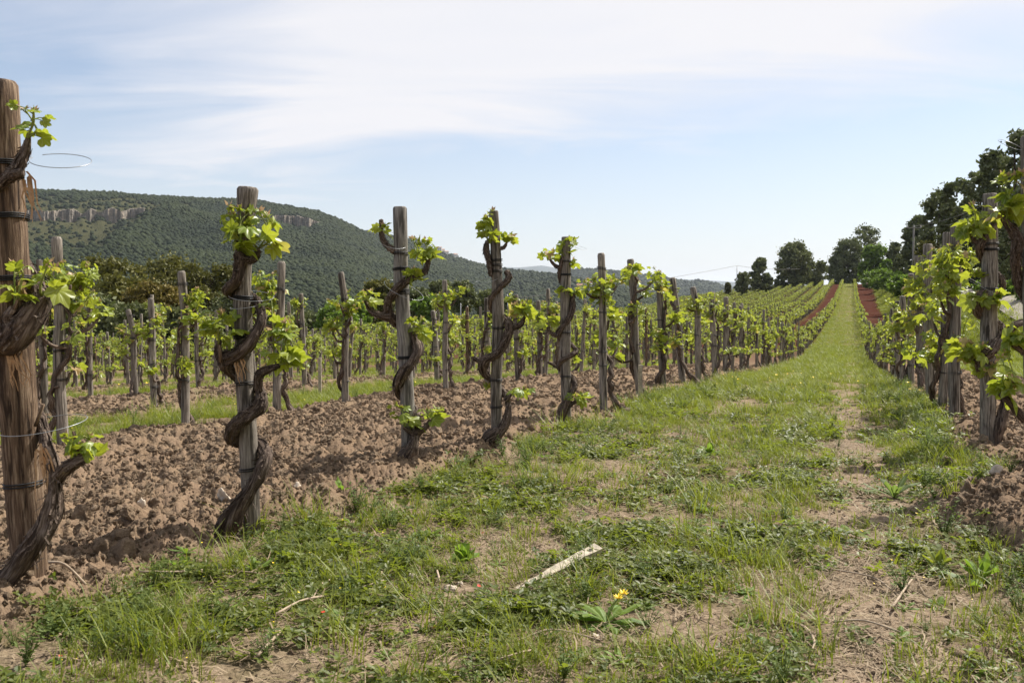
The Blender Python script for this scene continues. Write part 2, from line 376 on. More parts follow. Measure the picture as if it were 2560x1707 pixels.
MFOR = mat_leaf('forest_crown', (.008, .016, .006), (.036, .046, .014), (.1, .1, .05), 0.0, .8, .1)

# ------------------------------------------------------------------ ground: one polar sheet out to 330 m
def build_ground():
    r = [0.35]; 
    while r[-1] < 14: r.append(r[-1] * 1.0094)
    while r[-1] < 340: r.append(r[-1] * 1.022)
    r = np.array(r)
    az = np.concatenate([np.linspace(-180, -42, 24)[:-1], np.linspace(-42, -31.5, 60)[:-1], np.linspace(-31.5, 31.5, 640), np.linspace(31.5, 42, 60)[1:], np.linspace(42, 180, 24)[1:-1]]) * math.pi / 180
    A, Rr = np.meshgrid(az, r); x, y = Rr * np.sin(A), Rr * np.cos(A)
    dz_, till, bare = detail(x, y); z = macro(x, y) + dz_
    u, v = uv(x, y); n, k = A.shape
    red = ss(14, 75, v) * .9 + .12 + .2 * fbm(x * .12, y * .12, 2, 40)
    far = ss(5, 26, Rr)
    V = np.stack([x, y, z], -1).reshape(-1, 3)
    V = np.vstack([V, [0, 0, z[0].mean()]])
    i, j = np.meshgrid(np.arange(n - 1), np.arange(k), indexing='ij'); j2 = (j + 1) % k
    Q = np.stack([i * k + j, (i + 1) * k + j, (i + 1) * k + j2, i * k + j2], -1).reshape(-1, 4)[:, ::-1]
    jj = np.arange(k); T = np.stack([np.full(k, n * k), (jj + 1) % k, jj], 1)[:, ::-1]
    e = lambda a: np.append(a.ravel(), 0)
    me = mesh_np('ground', V, T, Q, dict(till=e(till), bare=e(bare), red=np.clip(e(red), 0, 1), far=e(far)), MG, True)
    return obj('ground', me, kind='structure')
build_ground()

# ------------------------------------------------------------------ instancer for stuff (geometry nodes)
_gn = {}
def scatter(name, pts, rot, scl, idx, sources, **props):
    """sources: list of (mesh); one object whose points carry rotation, size and which plant stands there"""
    key = name + '_kinds'; c = bpy.data.collections.new(key)
    for i, me in enumerate(sources):
        c.objects.link(bpy.data.objects.new('%s_%02d' % (key, i), me))
    me = bpy.data.meshes.new(name); pts = np.asarray(pts, np.float32)
    me.vertices.add(len(pts)); me.vertices.foreach_set('co', pts.ravel())
    a = me.attributes.new('rot', 'FLOAT_VECTOR', 'POINT'); a.data.foreach_set('vector', np.asarray(rot, np.float32).ravel())
    a = me.attributes.new('scl', 'FLOAT_VECTOR', 'POINT'); s_ = np.asarray(scl, np.float32); s_ = np.repeat(s_[:, None], 3, 1) if s_.ndim == 1 else s_
    a.data.foreach_set('vector', s_.ravel())
    a = me.attributes.new('idx', 'INT', 'POINT'); a.data.foreach_set('value', np.asarray(idx, np.int32))
    o = obj(name, me, **props)
    g = bpy.data.node_groups.new(name, 'GeometryNodeTree')
    g.interface.new_socket('Geometry', in_out='INPUT', socket_type='NodeSocketGeometry'); g.interface.new_socket('Geometry', in_out='OUTPUT', socket_type='NodeSocketGeometry')
    nn = g.nodes.new; gi = nn('NodeGroupInput'); go = nn('NodeGroupOutput'); ip = nn('GeometryNodeInstanceOnPoints'); ci = nn('GeometryNodeCollectionInfo')
    ci.inputs['Collection'].default_value = c; ci.inputs['Separate Children'].default_value = True; ci.inputs['Reset Children'].default_value = True
    def na(nm, t):
        q = nn('GeometryNodeInputNamedAttribute'); q.data_type = t; q.inputs['Name'].default_value = nm; return q.outputs['Attribute']
    er = nn('FunctionNodeEulerToRotation'); lk = g.links.new
    lk(na('rot', 'FLOAT_VECTOR'), er.inputs[0]); lk(er.outputs[0], ip.inputs['Rotation']); lk(na('scl', 'FLOAT_VECTOR'), ip.inputs['Scale'])
    lk(na('idx', 'INT'), ip.inputs['Instance Index']); ip.inputs['Pick Instance'].default_value = True
    lk(ci.outputs[0], ip.inputs['Instance']); lk(gi.outputs[0], ip.inputs['Points']); lk(ip.outputs[0], go.inputs[0])
    md = o.modifiers.new('scatter', 'NODES'); md.node_group = g
    return o

# ------------------------------------------------------------------ hills
def pix_az(x): return math.atan((x - CX) / F)
def sky_z(x, y, r):                                      # height at distance r seen at pixel (x, y)
    p = P(x, y, 1.0); return p[2] * r * math.cos(math.atan2(p[0], 1.0))
MHILL = None
def mat_hill(name, c0, c1, c2):
    m = M(name); pos = m.n('ShaderNodeNewGeometry').outputs['Position']; sc = m.attr('scrub')
    n = m.noise(pos, .09, 5, .7); n2 = m.noise(pos, .5, 3, .6)
    c = m.ramp(n, (.35, c0), (.65, c1)); s_ = m.ramp(n2, (.35, tuple(v * .6 for v in c2)), (.6, c2), (.8, tuple(v * 1.5 for v in c2)))
    m.bump(n2, 1, 3); return m.fin(m.mix(sc, c, s_), .95, .05)
HILLS = {}
CLIFFS = [(-200, 395, .765, 15.0), (640, 810, .86, 15.0)]
def clH(x, c):
    x0, x1, s_, H = c; return H * ss(x0 - 5, x0 + 25, x) * (1 - ss(x1 - 40, x1, x)) * (.25 + 1.0 * vn2(x * .035, x * 0, 77) + .25 * vn2(x * .2, x * 0, 78)) * (1 - .85 * np.exp(-((x - 212) / 14) ** 2))
def cls(x, c): return c[2] + .016 * fbm(x * .03, x * 0, 3, 55) + .004 * fbm(x * .2, x * 0, 3, 56)
def hill_fn(name, az, s_):
    h = HILLS[name]; x = CX + F * np.tan(az)
    rc = np.interp(x, h['x'], h['rc']); r0 = h['r0']; zc = (HY - np.interp(x, h['x'], h['y'])) / F * rc * np.cos(az)
    zb = h['zb']; rr = r0 + (rc - r0) * s_
    up = np.clip(s_, 0, 1); H = 0; st = 0; H0 = 0
    if name == 'mountain':
        for c in CLIFFS:
            Hc = clH(x, c); x0, x1, sc_, Hm = c; Hw = .75 * Hm * ss(x0 - 60, x0 + 60, x) * (1 - ss(x1 - 90, x1 + 60, x))
            H0 = H0 + Hw; st = st + Hc * ss(0, .006, s_ - cls(x, c)) + (Hw - Hc) * ss(sc_ - .10, sc_ + .10, s_)
    z = zb + (zc - H0 - zb) * up ** h.get('p', 1.0) + st
    X, Y = rr * np.sin(az), rr * np.cos(az)
    z = z + h['n'] * fbm(X / h['ns'], Y / h['ns'], 4, 60) * np.sin(np.pi * up) ** .7 * (1 - .8 * (s_ > 1))
    if name == 'mountain':
        # wooded spur running down left from the cliff end
        ln = (x - 430) * .66 + (up - .76) * -1150 * -1
        z = z + 17 * np.exp(-((x - 430 + (.76 - up) * 520) / 75) ** 2) * ss(.35, .6, up) * (1 - ss(.74, .80, up))
    back = np.clip(s_ - 1, 0, 9); z = z - back * (rc - r0) * .35
    return X, Y, z, x
def hill(name, xs, ys, rc, r0, zb, n, ns, mat, p=1.0, naz=420, nr=120):
    HILLS[name] = dict(x=xs, y=ys, rc=np.interp(np.arange(len(xs)), np.linspace(0, len(xs) - 1, len(rc)), rc), r0=r0, zb=zb, n=n, ns=ns, p=p)
    az = np.linspace(pix_az(xs[0]), pix_az(xs[-1]), naz)
    s_ = np.unique(np.concatenate([np.linspace(0, 1.0, nr), np.linspace(1, 1.35, 12)] + ([np.linspace(.74, .79, 50), np.linspace(.845, .88, 30)] if name == 'mountain' else [])))
    A, S = np.meshgrid(az, s_); X, Y, Z, x = hill_fn(name, A, S)
    k = naz; m_ = len(s_); i, j = np.meshgrid(np.arange(m_ - 1), np.arange(k - 1), indexing='ij')
    Q = np.stack([i * k + j, i * k + j + 1, (i + 1) * k + j + 1, (i + 1) * k + j], -1).reshape(-1, 4)
    scr = scrub(x, S) if name == 'mountain' else 0 * x
    return obj(name, mesh_np(name, np.stack([X, Y, Z], -1).reshape(-1, 3), None, Q, dict(scrub=scr.ravel()), mat, True), kind='structure')
def scrub(x, s_):
    e = x + (.76 - s_) * 560                             # the spur's skyline bounds the open slope on the right
    a = (1 - ss(395, 470, e)) * ss(.42, .58, s_ + .1 * fbm(x * .02, s_ * 9, 3, 71)) * (1 - ss(.77, .8, s_))
    b = (1 - ss(330, 640, x)) * ss(.775, .79, s_) * (1 - ss(.88, .97, s_ + .10 * fbm(x * .015, s_ * 12, 3, 72)))
    return np.clip(np.maximum(a, b), 0, 1)
MH = mat_hill('wooded_slope', (.018, .025, .010), (.035, .042, .016), (.075, .074, .030))
hill('distant_mountains', [900, 1200, 1257, 1300, 1355, 1400, 1500, 1535, 1600, 1700, 1770, 1850, 1950, 2050, 2400, 2900], [690, 680, 668, 669, 664, 672, 684, 681, 688, 698, 701, 706, 709, 714, 718, 722], [14000], 9000, -60, 25, 700, MH, naz=200, nr=20)
hill('far_hill', [1150, 1300, 1380, 1423, 1449, 1505, 1577, 1620, 1676, 1705, 1748, 1791, 1825, 1900, 2100, 2500, 3000], [720, 705, 695, 680, 674, 676, 687, 691, 700, 706, 703, 711, 726, 738, 742, 745, 745], [3400], 1700, -70, 14, 300, MH, naz=260, nr=60)
hill('village_hill', [700, 800, 880, 914, 967, 1016, 1049, 1060, 1090, 1136, 1171, 1212, 1257, 1321, 1389, 1430, 1500, 1560, 1700, 1900, 2400, 3000], [600, 590, 583, 580, 587, 598, 606, 613, 629, 642, 654, 665, 673, 682, 687, 696, 715, 726, 748, 760, 770, 775], [2300, 2250, 2200, 2200, 2150, 2100, 2050, 1900, 1500, 1350, 1300, 1200], 500, -55, 12, 170, MH, naz=420, nr=90)
hill('mountain', [-1200, -400, 75, 100, 300, 500, 640, 800, 850, 880, 914, 960, 1030, 1100, 1200, 1300, 1450], [560, 500, 482, 481, 487, 500, 505, 532, 552, 566, 584, 604, 629, 654, 694, 735, 770], [1500], 420, -55, 13, 190, MH, naz=760, nr=110)
# the valley floor between the vineyard and the hills
def build_valley():
    r = np.concatenate([np.linspace(318, 1000, 40), np.linspace(1040, 15500, 50)]); az = np.linspace(-math.pi, math.pi, 181)[:-1]
    A, Rr = np.meshgrid(az, r); x, y = Rr * np.sin(A), Rr * np.cos(A)
    z = macro(x, y) * (1 - ss(318, 520, Rr)) - 62 * ss(318, 520, Rr) - .3
    n, k = A.shape; i, j = np.meshgrid(np.arange(n - 1), np.arange(k), indexing='ij'); j2 = (j + 1) % k
    Q = np.stack([i * k + j, i * k + j2, (i + 1) * k + j2, (i + 1) * k + j], -1).reshape(-1, 4)
    obj('valley_floor', mesh_np('valley_floor', np.stack([x, y, z], -1).reshape(-1, 3), None, Q, dict(scrub=(.3 + 0 * x).ravel()), MH, True), kind='structure')
build_valley()
# cliffs: jagged curtains standing in front of the step in the slope
def mat_rock():
    m = M('limestone'); pos = m.n('ShaderNodeNewGeometry').outputs['Position']
    n = m.noise(m.scl(pos, (1, 1, .25)), .22, 5, .7); n2 = m.noise(m.scl(pos, (.3, .3, 1)), .5, 4, .6)
    c = m.ramp(n, (.3, (.10, .085, .07)), (.46, (.20, .175, .145)), (.58, (.31, .26, .205)), (.75, (.46, .34, .24)))
    c = m.mix(m.ramp(n2, (.4, .5), (.6, 0)), c, (.12, .10, .08, 1)); m.bump(n2, 1, 1.5); return m.fin(c, .9, .1)
MROCK = mat_rock()
for ci_, c in enumerate(CLIFFS):
    x0 = max(c[0], -200); xs = np.linspace(x0, c[1], int((c[1] - x0) * 1.1)); t = np.linspace(0, 1, 14)
    Xs, Tt = np.meshgrid(xs, t); azg = np.arctan((Xs - CX) / F); sb = cls(Xs, c)
    Xb, Yb, Zb, _ = hill_fn('mountain', azg, sb - .001); Xt, Yt, Zt, _ = hill_fn('mountain', azg, sb + .0075)
    H = Zt - Zb; Z = Zb - 2 + (H + 2) * Tt * (1 + .0 * Xs)
    but = 14 * (vn2(Xs * .045, Tt * 0, 90) - .5) + 5 * (vn2(Xs * .16, Tt * .7, 91) - .5) + 1.6 * (vn2(Xs * .5, Tt * 4, 92) - .5)
    rr = 6.5 * (1 - Tt) * .25 + 3 + but; rr = np.where(Tt > .99, 0, rr)
    X = Xb - np.sin(azg) * rr; Y = Yb - np.cos(azg) * rr
    X = np.where(Tt > .99, Xt, X); Y = np.where(Tt > .99, Yt, Y)
    Z = Z + .6 * (vn2(Xs * .3, Tt * 3, 93) - .5)
    k = len(xs); i, j = np.meshgrid(np.arange(13), np.arange(k - 1), indexing='ij'); Q = np.stack([i * k + j, i * k + j + 1, (i + 1) * k + j + 1, (i + 1) * k + j], -1).reshape(-1, 4)
    keep = (H[0, :-1] > 2.5)[None, :].repeat(13, 0).ravel()
    obj('cliff', mesh_np('cliff', np.stack([X, Y, Z], -1).reshape(-1, 3), None, Q[keep], None, MROCK, False), kind='structure')

# forest on the hills
def crown_blob(seed, sub=2, squash=1.0, pts=None):
    import bmesh
    bm = bmesh.new(); bmesh.ops.create_icosphere(bm, subdivisions=sub, radius=.5)
    V = np.array([v.co[:] for v in bm.verts]); T = [[v.index for v in f.verts] for f in bm.faces]; bm.free()
    n = V / np.linalg.norm(V, axis=1)[:, None]
    d = .62 + .55 * vn(n[:, 0] * 1.9 + seed * 5, n[:, 1] * 1.9, n[:, 2] * 1.9, seed) + .28 * (vn(n[:, 0] * 4.5, n[:, 1] * 4.5, n[:, 2] * 4.5, seed + 3) - .5)
    V = n * d[:, None] * .55; V[:, 2] = V[:, 2] * squash + .35 * squash
    return V, T
fs = []
for i in range(6):
    V, T = crown_blob(i, 2, [.8, .9, .75, .85, 1.0, .8][i]); mb = MB(); mb.add(V, T, rnd=np.clip(i * .12 + rng.random(len(V)) * .1, 0, 1)); fs.append(mb.mesh('tree_crown', MFOR, True))
def forest(name, hname, n, x0, x1, s0, s1, size, dens=None, seed=1):
    r_ = np.random.default_rng(seed); x = r_.uniform(x0, x1, n); s_ = r_.uniform(s0, s1, n)
    rcn = np.interp(x, HILLS[hname]['x'], HILLS[hname]['rc']); r0 = HILLS[hname]['r0']; rr = r0 + (rcn - r0) * s_
    keep = r_.random(n) < rr / (r0 + (rcn - r0) * s1)
    if dens is not None: keep &= r_.random(n) < dens(x, s_)
    x, s_ = x[keep], s_[keep]; X, Y, Z, _ = hill_fn(hname, np.arctan((x - CX) / F), s_)
    m_ = len(x); sc = size * r_.uniform(.6, 1.35, m_) * (.8 + .5 * vn2(X / 60, Y / 60, 5))
    rot = np.zeros((m_, 3)); rot[:, 2] = r_.uniform(0, 6.3, m_)
    scatter(name, np.stack([X, Y, Z - .1 * sc], 1), rot, np.stack([sc, sc, sc * r_.uniform(.8, 1.15, m_)], 1), np.clip(np.round(2.5 + 4.2 * fbm(X / 70, Y / 70, 3, 8) + r_.normal(0, .9, m_)), 0, 5).astype(int), fs, kind='stuff')
def dA(x, s_):
    g = .55 + .9 * fbm(x * .012, s_ * 14, 3, 33); sc = scrub(x, s_)
    bush = .035 + .5 * ss(.22, .45, fbm(x * .02, s_ * 25, 3, 34))
    return np.where(sc > .5, bush, np.clip(1.0 + .0 * g, 0, 1))
forest('mountain_forest', 'mountain', 150000, -350, 1250, .0, 1.01, 4.5, dA, 2)
forest('village_hill_forest', 'village_hill', 46000, 780, 1900, .0, 1.01, 6.0, None, 3)
forest('far_hill_forest', 'far_hill', 12000, 1250, 1950, .1, 1.03, 13.0, None, 4)

# ------------------------------------------------------------------ small houses on the hills
MWHITE = mat_plain('white_render', (.72, .68, .62), .8, .2, var=.05); MTILE = mat_plain('clay_roof', (.42, .22, .14), .85, .1, var=.2); MGLASSD = mat_plain('dark_window', (.03, .03, .035), .2, .5)
def box(mb, c, s, rz=0):
    x, y, z = np.array(s) / 2; V = np.array([[a * x, b * y, d * z] for a in (-1, 1) for b in (-1, 1) for d in (-1, 1)])
    V = V @ rotm(0, 0, rz).T + np.array(c); mb.add(V, None, [(0, 1, 3, 2), (4, 6, 7, 5), (0, 4, 5, 1), (2, 3, 7, 6), (0, 2, 6, 4), (1, 5, 7, 3)])
def house(loc, wx, wy, h, label, rz=0, blocks=None, group=None):
    t = thing('house', loc, label, 'house', group, rz)
    for bx, bw, bh in (blocks or [(0, wx, h)]):
        mb = MB(); box(mb, (bx, 0, bh / 2 - 3), (bw, wy, bh + 6)); obj('wall', mb.mesh('wall', MWHITE), t)
        mb = MB(); hw, hd = bw / 2 + .4, wy / 2 + .5; rh = wy * .16
        V = [(-hw, -hd, bh), (hw, -hd, bh), (hw, hd, bh), (-hw, hd, bh), (-hw, 0, bh + rh), (hw, 0, bh + rh)]
        mb.add(np.array(V) + (bx, 0, 0.02), [(0, 4, 3), (1, 2, 5)], [(0, 1, 5, 4), (2, 3, 4, 5), (0, 3, 2, 1)]); obj('roof', mb.mesh('roof', MTILE), t)
        nw = max(1, int(bw / 4))
        for k in range(nw):
            for fl in range(max(1, int(bh / 3.2))):
                mb = MB(); box(mb, (bx - bw / 2 + bw * (k + .5) / nw, -wy / 2 - .03, 1.6 + 3 * fl), (1.2, .16, 1.5)); obj('window', mb.mesh('window', MGLASSD), t)
def on_hill(h, x, y):
    s_ = np.linspace(.02, 1.0, 500); X, Y, Z, _ = hill_fn(h, np.full(500, pix_az(x)), s_)
    yy = HY - F * Z / Y; i = int(np.argmin(np.abs(yy - y))); return (X[i], Y[i], Z[i])
p = on_hill('village_hill', 1465, 722)
house((p[0], p[1], p[2] + 1.5), 24, 9, 6.5, 'white country house with pale tiled roofs on the wooded hill', -.2, [(-8, 11, 4.2), (3.0, 11, 7.5)])
for i, (x, y, lb, sz) in enumerate([(1097, 632, 'leftmost tall pale house of the hilltop village', 9), (1107, 634, 'low tiled house beside the tall village house', 6), (1116, 639, 'small pale house at the right end of the hilltop village', 6), (1138, 646, 'lone pale house on the ridge right of the village', 6)]):
    p = on_hill('village_hill', x, y); house((p[0], p[1], p[2] + 3), sz * 1.6, 8, sz, lb, .2 * i, group='hilltop village houses')

# ------------------------------------------------------------------ trees
def leafquads(C, size, r_, flat=.0):
    """one small bent quad per centre, random directions"""
    n = len(C); a = r_.normal(size=(n, 3)); a /= np.linalg.norm(a, axis=1)[:, None]; b = r_.normal(size=(n, 3)); b -= a * (a * b).sum(1)[:, None]; b /= np.linalg.norm(b, axis=1)[:, None]
    s_ = (size * r_.uniform(.6, 1.3, n))[:, None]; a = a * s_; b = b * s_ * .6
    V = np.stack([C - a - b * .3, C - a * .1 - b, C + a, C - a * .1 + b], 1).reshape(-1, 3)
    return V, np.arange(n * 4).reshape(n, 4)
def tree(name, loc, h, rad, label, mat, seed, n=4000, leaf=.3, low=.25, shape='round', clumps=40, group=None, trunks=1, cat='tree'):
    clumps = int(clumps * 1.7); n = int(n * 1.2); r_ = np.random.default_rng(seed); t = thing(name, loc, label, cat, group)
    mb = MB(); tops = []
    for k in range(trunks):
        lean = r_.normal(0, .06, 2) * h; pts = [(r_.normal(0, .1), r_.normal(0, .1), -1.0), (lean[0] * .3, lean[1] * .3, h * .3), (lean[0] * .7, lean[1] * .7, h * .6), (lean[0], lean[1], h * .88)]
        tube(mb, pts, [h * .022, h * .017, h * .011, h * .004], 7, .15, seed, sub=3)
    ang = r_.uniform(0, 6.28, clumps); zz = r_.uniform(0, 1, clumps)
    prof = {'round': lambda z: np.sqrt(np.clip(1 - (2 * z - 1) ** 2 * .92, 0, 1)), 'cone': lambda z: np.clip(1.08 - z, .12, 1) * ss(-.15, .2, z), 'umbrella': lambda z: np.sqrt(np.clip(1 - (z ** 1.6) * .97, 0, 1)) * ss(-.3, .25, z)}[shape](zz)
    rr = rad * prof * np.sqrt(r_.uniform(.12, 1, clumps)) * r_.uniform(.75, 1.1, clumps)
    CC = np.stack([np.cos(ang) * rr, np.sin(ang) * rr, h * (low + (1 - low) * zz) * .96], 1)
    for q in CC[:min(14, clumps)]:
        z0 = max(h * .15, q[2] - rad * .5) ; tube(mb, [(0, 0, z0), (q[0] * .5, q[1] * .5, z0 + (q[2] - z0) * .45), tuple(q)], [h * .010, h * .006, h * .002], 5, cap=False)
    obj('trunk', mb.mesh('trunk', MTRUNK, True), t)
    cr = rad * r_.uniform(.10, .30, clumps) * (1.0 if shape != 'cone' else .8); per = np.maximum(1, (n * cr ** 2 / (cr ** 2).sum())).astype(int)
    C = []; rn = []
    for q, c_, m_ in zip(CC, cr, per):
        dd = r_.normal(size=(m_, 3)); dd /= np.linalg.norm(dd, axis=1)[:, None]; dd *= (np.abs(r_.normal(0, .62, m_)) + .25)[:, None] * c_; dd[:, 2] *= .75
        C.append(q + dd); rn.append(np.full(m_, r_.uniform(0, .5)) + r_.uniform(0, .45, m_))
    C = np.concatenate(C); rn = np.concatenate(rn); V, Q = leafquads(C, leaf, r_)
    mb = MB(); mb.add(V, None, Q, rnd=np.repeat(rn, 4)); o = obj('crown', mb.mesh('crown', mat), t)
    return t
def tree_px(name, x, ytop, ybase, d, wpx, label, mat, seed, zb=None, **k):
    """a tree whose crown top shows at (x, ytop); it stands on the ground at depth d"""
    X = (x - CX) / F * d; top = P(x, ytop, d)[2]; zg = float(macro(np.array([X]), np.array([d]))[0]) if zb is None else zb
    if ybase is not None: zg = min(zg, P(x, ybase, d)[2])
    return tree(name, (X, d, zg), top - zg, wpx * d / F / 2, label, mat, seed, **k)
G1 = 'trees beyond the left edge of the vineyard'; G2 = 'pines at the top of the vineyard'; G3 = 'pines on the slope beside the road'
for i, (x, yt, d, wp, lb, mt, kw) in enumerate([
    (130, 690, 72, 190, 'olive green pine half hidden behind the leftmost post', MPINEB, {}),
    (255, 642, 82, 150, 'broad olive pine with a flat top, leftmost in open view below the mountain', MPINEB, {}),
    (395, 630, 88, 165, 'tallest rounded olive pine below the mountain cliffs', MPINEB, {}),
    (315, 690, 68, 150, 'dense low green pine between the two broad olive pines', MPINEB, {}),
    (372, 702, 60, 95, 'yellowish brown holm oak with new growth at the vineyard edge', MOAK, dict(leaf=.11, clumps=70)),
    (430, 715, 58, 90, 'greyish brown oak right of the yellowish oak', MOAK, dict(leaf=.11, clumps=70)),
    (515, 658, 86, 150, 'olive pine left of the second post, rising behind the oak', MPINEB, {}),
    (240, 745, 56, 130, 'low dark bush below the leftmost olive pine', MPINE, dict(low=.02)),
    (350, 765, 55, 120, 'dark shrub under the yellowish oak', MPINE, dict(low=.02)),
    (470, 775, 56, 130, 'dark shrub at the vineyard edge below the grey oak', MPINE, dict(low=.02)),
    (580, 745, 75, 110, 'dark shrub behind the second post', MPINE, dict(low=.02)),
    (660, 765, 100, 110, 'low olive bush right of the second post', MPINEB, dict(low=.02)),
    (740, 775, 95, 130, 'low dark bush line between second and third posts', MPINE, dict(low=.02)),
    (838, 766, 85, 80, 'low bright green bush at the foot of the wooded hill', MBRIGHT, dict(low=.05)),
    (948, 702, 105, 80, 'rounded olive pine just left of the third post', MPINEB, {}),
    (885, 752, 98, 75, 'bright green round bush left of the rounded pine', MBRIGHT, dict(low=.05)),
    (1040, 722, 112, 60, 'small dark pine right of the third post', MPINE, {}),
    (1075, 745, 95, 80, 'light green leafy tree right of the third post', MBRIGHT, dict(low=.05)),
    (1100, 705, 125, 70, 'dark pine behind the light green tree', MPINE, {}),
    (1155, 704, 122, 62, 'dark round headed pine with bare stems left of the fourth post', MPINE, dict(low=.4)),
    (1215, 724, 130, 50, 'small dark pine behind the fourth post', MPINE, {}),
    (1275, 745, 140, 50, 'low dark tree right of the fourth post', MPINE, {}),
    (1320, 752, 150, 55, 'low dark tree left of the fifth post', MPINE, {}),
    (1375, 752, 165, 45, 'low dark bush between fourth and fifth posts', MPINE, {}),
    ]):
    k = dict(n=5200 if d < 90 else 3200, leaf=.17 if d < 90 else .24, clumps=46); k.update(kw); k['n'] = int(k['n'] * 1.9); wp *= 1.2; k['leaf'] *= 1.05
    tree_px('pine_tree' if mt in (MPINE, MPINEB) and k.get('low', .25) > .1 else ('oak_tree' if mt is MOAK else 'bush'), x, yt, None, d, wp, lb, mt, 100 + i, group=G1, cat='tree' if k.get('low', .25) > .1 else 'bush', **k)
for i, (x, yt, yb, d, wp, lb, mt, kw) in enumerate([
    (1819, 707, 735, 245, 16, 'tiny olive tree on the vineyard skyline, leftmost on the crest', MPINEB, dict(n=700)),
    (1857, 680, 720, 235, 40, 'small dark pine beside the thin wire pole', MPINE, dict(low=.1, n=2600)),
    (1898, 645, 718, 240, 46, 'narrow pointed dark pine on the crest', MPINE, dict(low=.08, shape='round')),
    (1920, 690, 716, 240, 26, 'low dark pine leaning at the right foot of the pointed pine', MPINE, dict(low=.05, n=1500)),
    (1985, 608, 712, 262, 88, 'big wide spreading dark pine on the crest', MPINE, dict(low=.12, n=9000, clumps=90)),
    (2035, 650, 710, 268, 60, 'lower right half of the big spreading pine group', MPINE, dict(low=.12)),
    (1950, 690, 712, 262, 34, 'low pine bough at the left foot of the big pine', MPINE, dict(low=.1, n=1500)),
    (2118, 598, 706, 292, 86, 'dense dark pine left of the tallest crest pine', MPINE, dict(low=.08, n=8000, clumps=80)),
    (2085, 640, 706, 296, 42, 'dark pine at the left of the path end', MPINE, dict(low=.08)),
    (2160, 562, 700, 315, 92, 'tall airy pine with sky showing through on the crest', MPINE, dict(low=.25, n=4600, clumps=40)),
    (2180, 612, 700, 240, 66, 'bright green broadleaf tree at the top of the path', MBRIGHT, dict(low=.15, n=6000, clumps=60)),
    (2213, 650, 702, 225, 32, 'small bright green bush tree right of the broadleaf tree', MBRIGHT, dict(low=.1, n=2000)),
    (2236, 605, 690, 230, 40, 'slim dark pine between the broadleaf tree and the pole', MPINE, dict(low=.1)),
    (2288, 537, 680, 170, 66, 'dark pine behind the utility pole', MPINE, dict(low=.15, n=7000, clumps=60)),
    (2250, 640, 690, 180, 40, 'dark thicket left of the utility pole', MPINE, dict(low=.05)),
    ]):
    k = dict(n=4200, leaf=.42, clumps=46); k.update(kw)
    if x > 2240: k['leaf'] = .34
    tree_px('pine_tree' if mt is not MBRIGHT else 'broadleaf_tree', x, yt, yb, d, wp, lb, mt, 200 + i, group=G2, **k)
for i, (x, yt, yb, d, wp, lb, mt, kw) in enumerate([
    (2340, 470, 690, 112, 90, 'leftmost pine of the wooded slope right of the pole', MPINE, {}),
    (2385, 448, 690, 104, 100, 'pine with two rounded heads on the wooded slope', MPINE, {}),
    (2440, 420, 690, 98, 110, 'broad pine above the short posts on the wooded slope', MPINE, {}),
    (2478, 372, 690, 88, 110, 'tall pine with a ragged crown behind the top right leaves', MPINE, {}),
    (2545, 320, 700, 78, 120, 'tallest pine at the right edge of the picture', MPINE, {}),
    (2620, 300, 700, 70, 140, 'pine just beyond the right edge of the picture', MPINE, {}),
    (2430, 540, 700, 84, 130, 'low dark holm oak in front of the wooded slope', MPINE, dict(low=.05)),
    (2500, 560, 710, 66, 120, 'grey green flowering shrub tree beside the road', MPINE, dict(low=.02, leaf=.12)),
    (2320, 600, 700, 96, 90, 'straggly light green bush in front of the utility pole', MPINEB, dict(low=.05, leaf=.16, n=3800, clumps=30)),
    (2385, 600, 705, 90, 90, 'dark thicket beside the road bend', MPINE, dict(low=.03)),
    ]):
    k = dict(n=7500, leaf=.24, clumps=70, low=.12); k.update(kw)
    tree_px('pine_tree' if k['low'] > .1 else 'bush', x, yt, yb, d, wp, lb, mt, 300 + i, group=G3, cat='tree' if k['low'] > .1 else 'bush', **k)
# bramble bank right of the red strip
for i, (x, yt, d, wp, m_) in enumerate([(2176, 678, 215, 50, 0), (2200, 676, 190, 60, 1), (2226, 680, 165, 66, 0), (2250, 690, 140, 64, 1), (2268, 704, 110, 66, 0), (2290, 690, 120, 70, 1)]):
    tree_px('bramble_bush', x, yt, yt + 30, d, wp * 1.15, ['first', 'second', 'third', 'fourth', 'fifth', 'sixth'][i] + ' bright green bramble mound along the red soil strip, counted from the path end', MBRIGHT, 400 + i, n=3500, leaf=.22, low=.02, clumps=36, group='bramble bank', cat='bush')
for i, (x, yt, d, wp) in enumerate([(2470, 700, 60, 70), (2530, 705, 48, 80), (2575, 690, 44, 80)]):
    tree_px('bush', x, yt, yt + 40, d, wp, ['left', 'middle', 'right'][i] + ' green bush on the grass bank above the road', MBRIGHT, 430 + i, n=3500, leaf=.10, low=.02, clumps=36, group='bushes above the road', cat='bush')

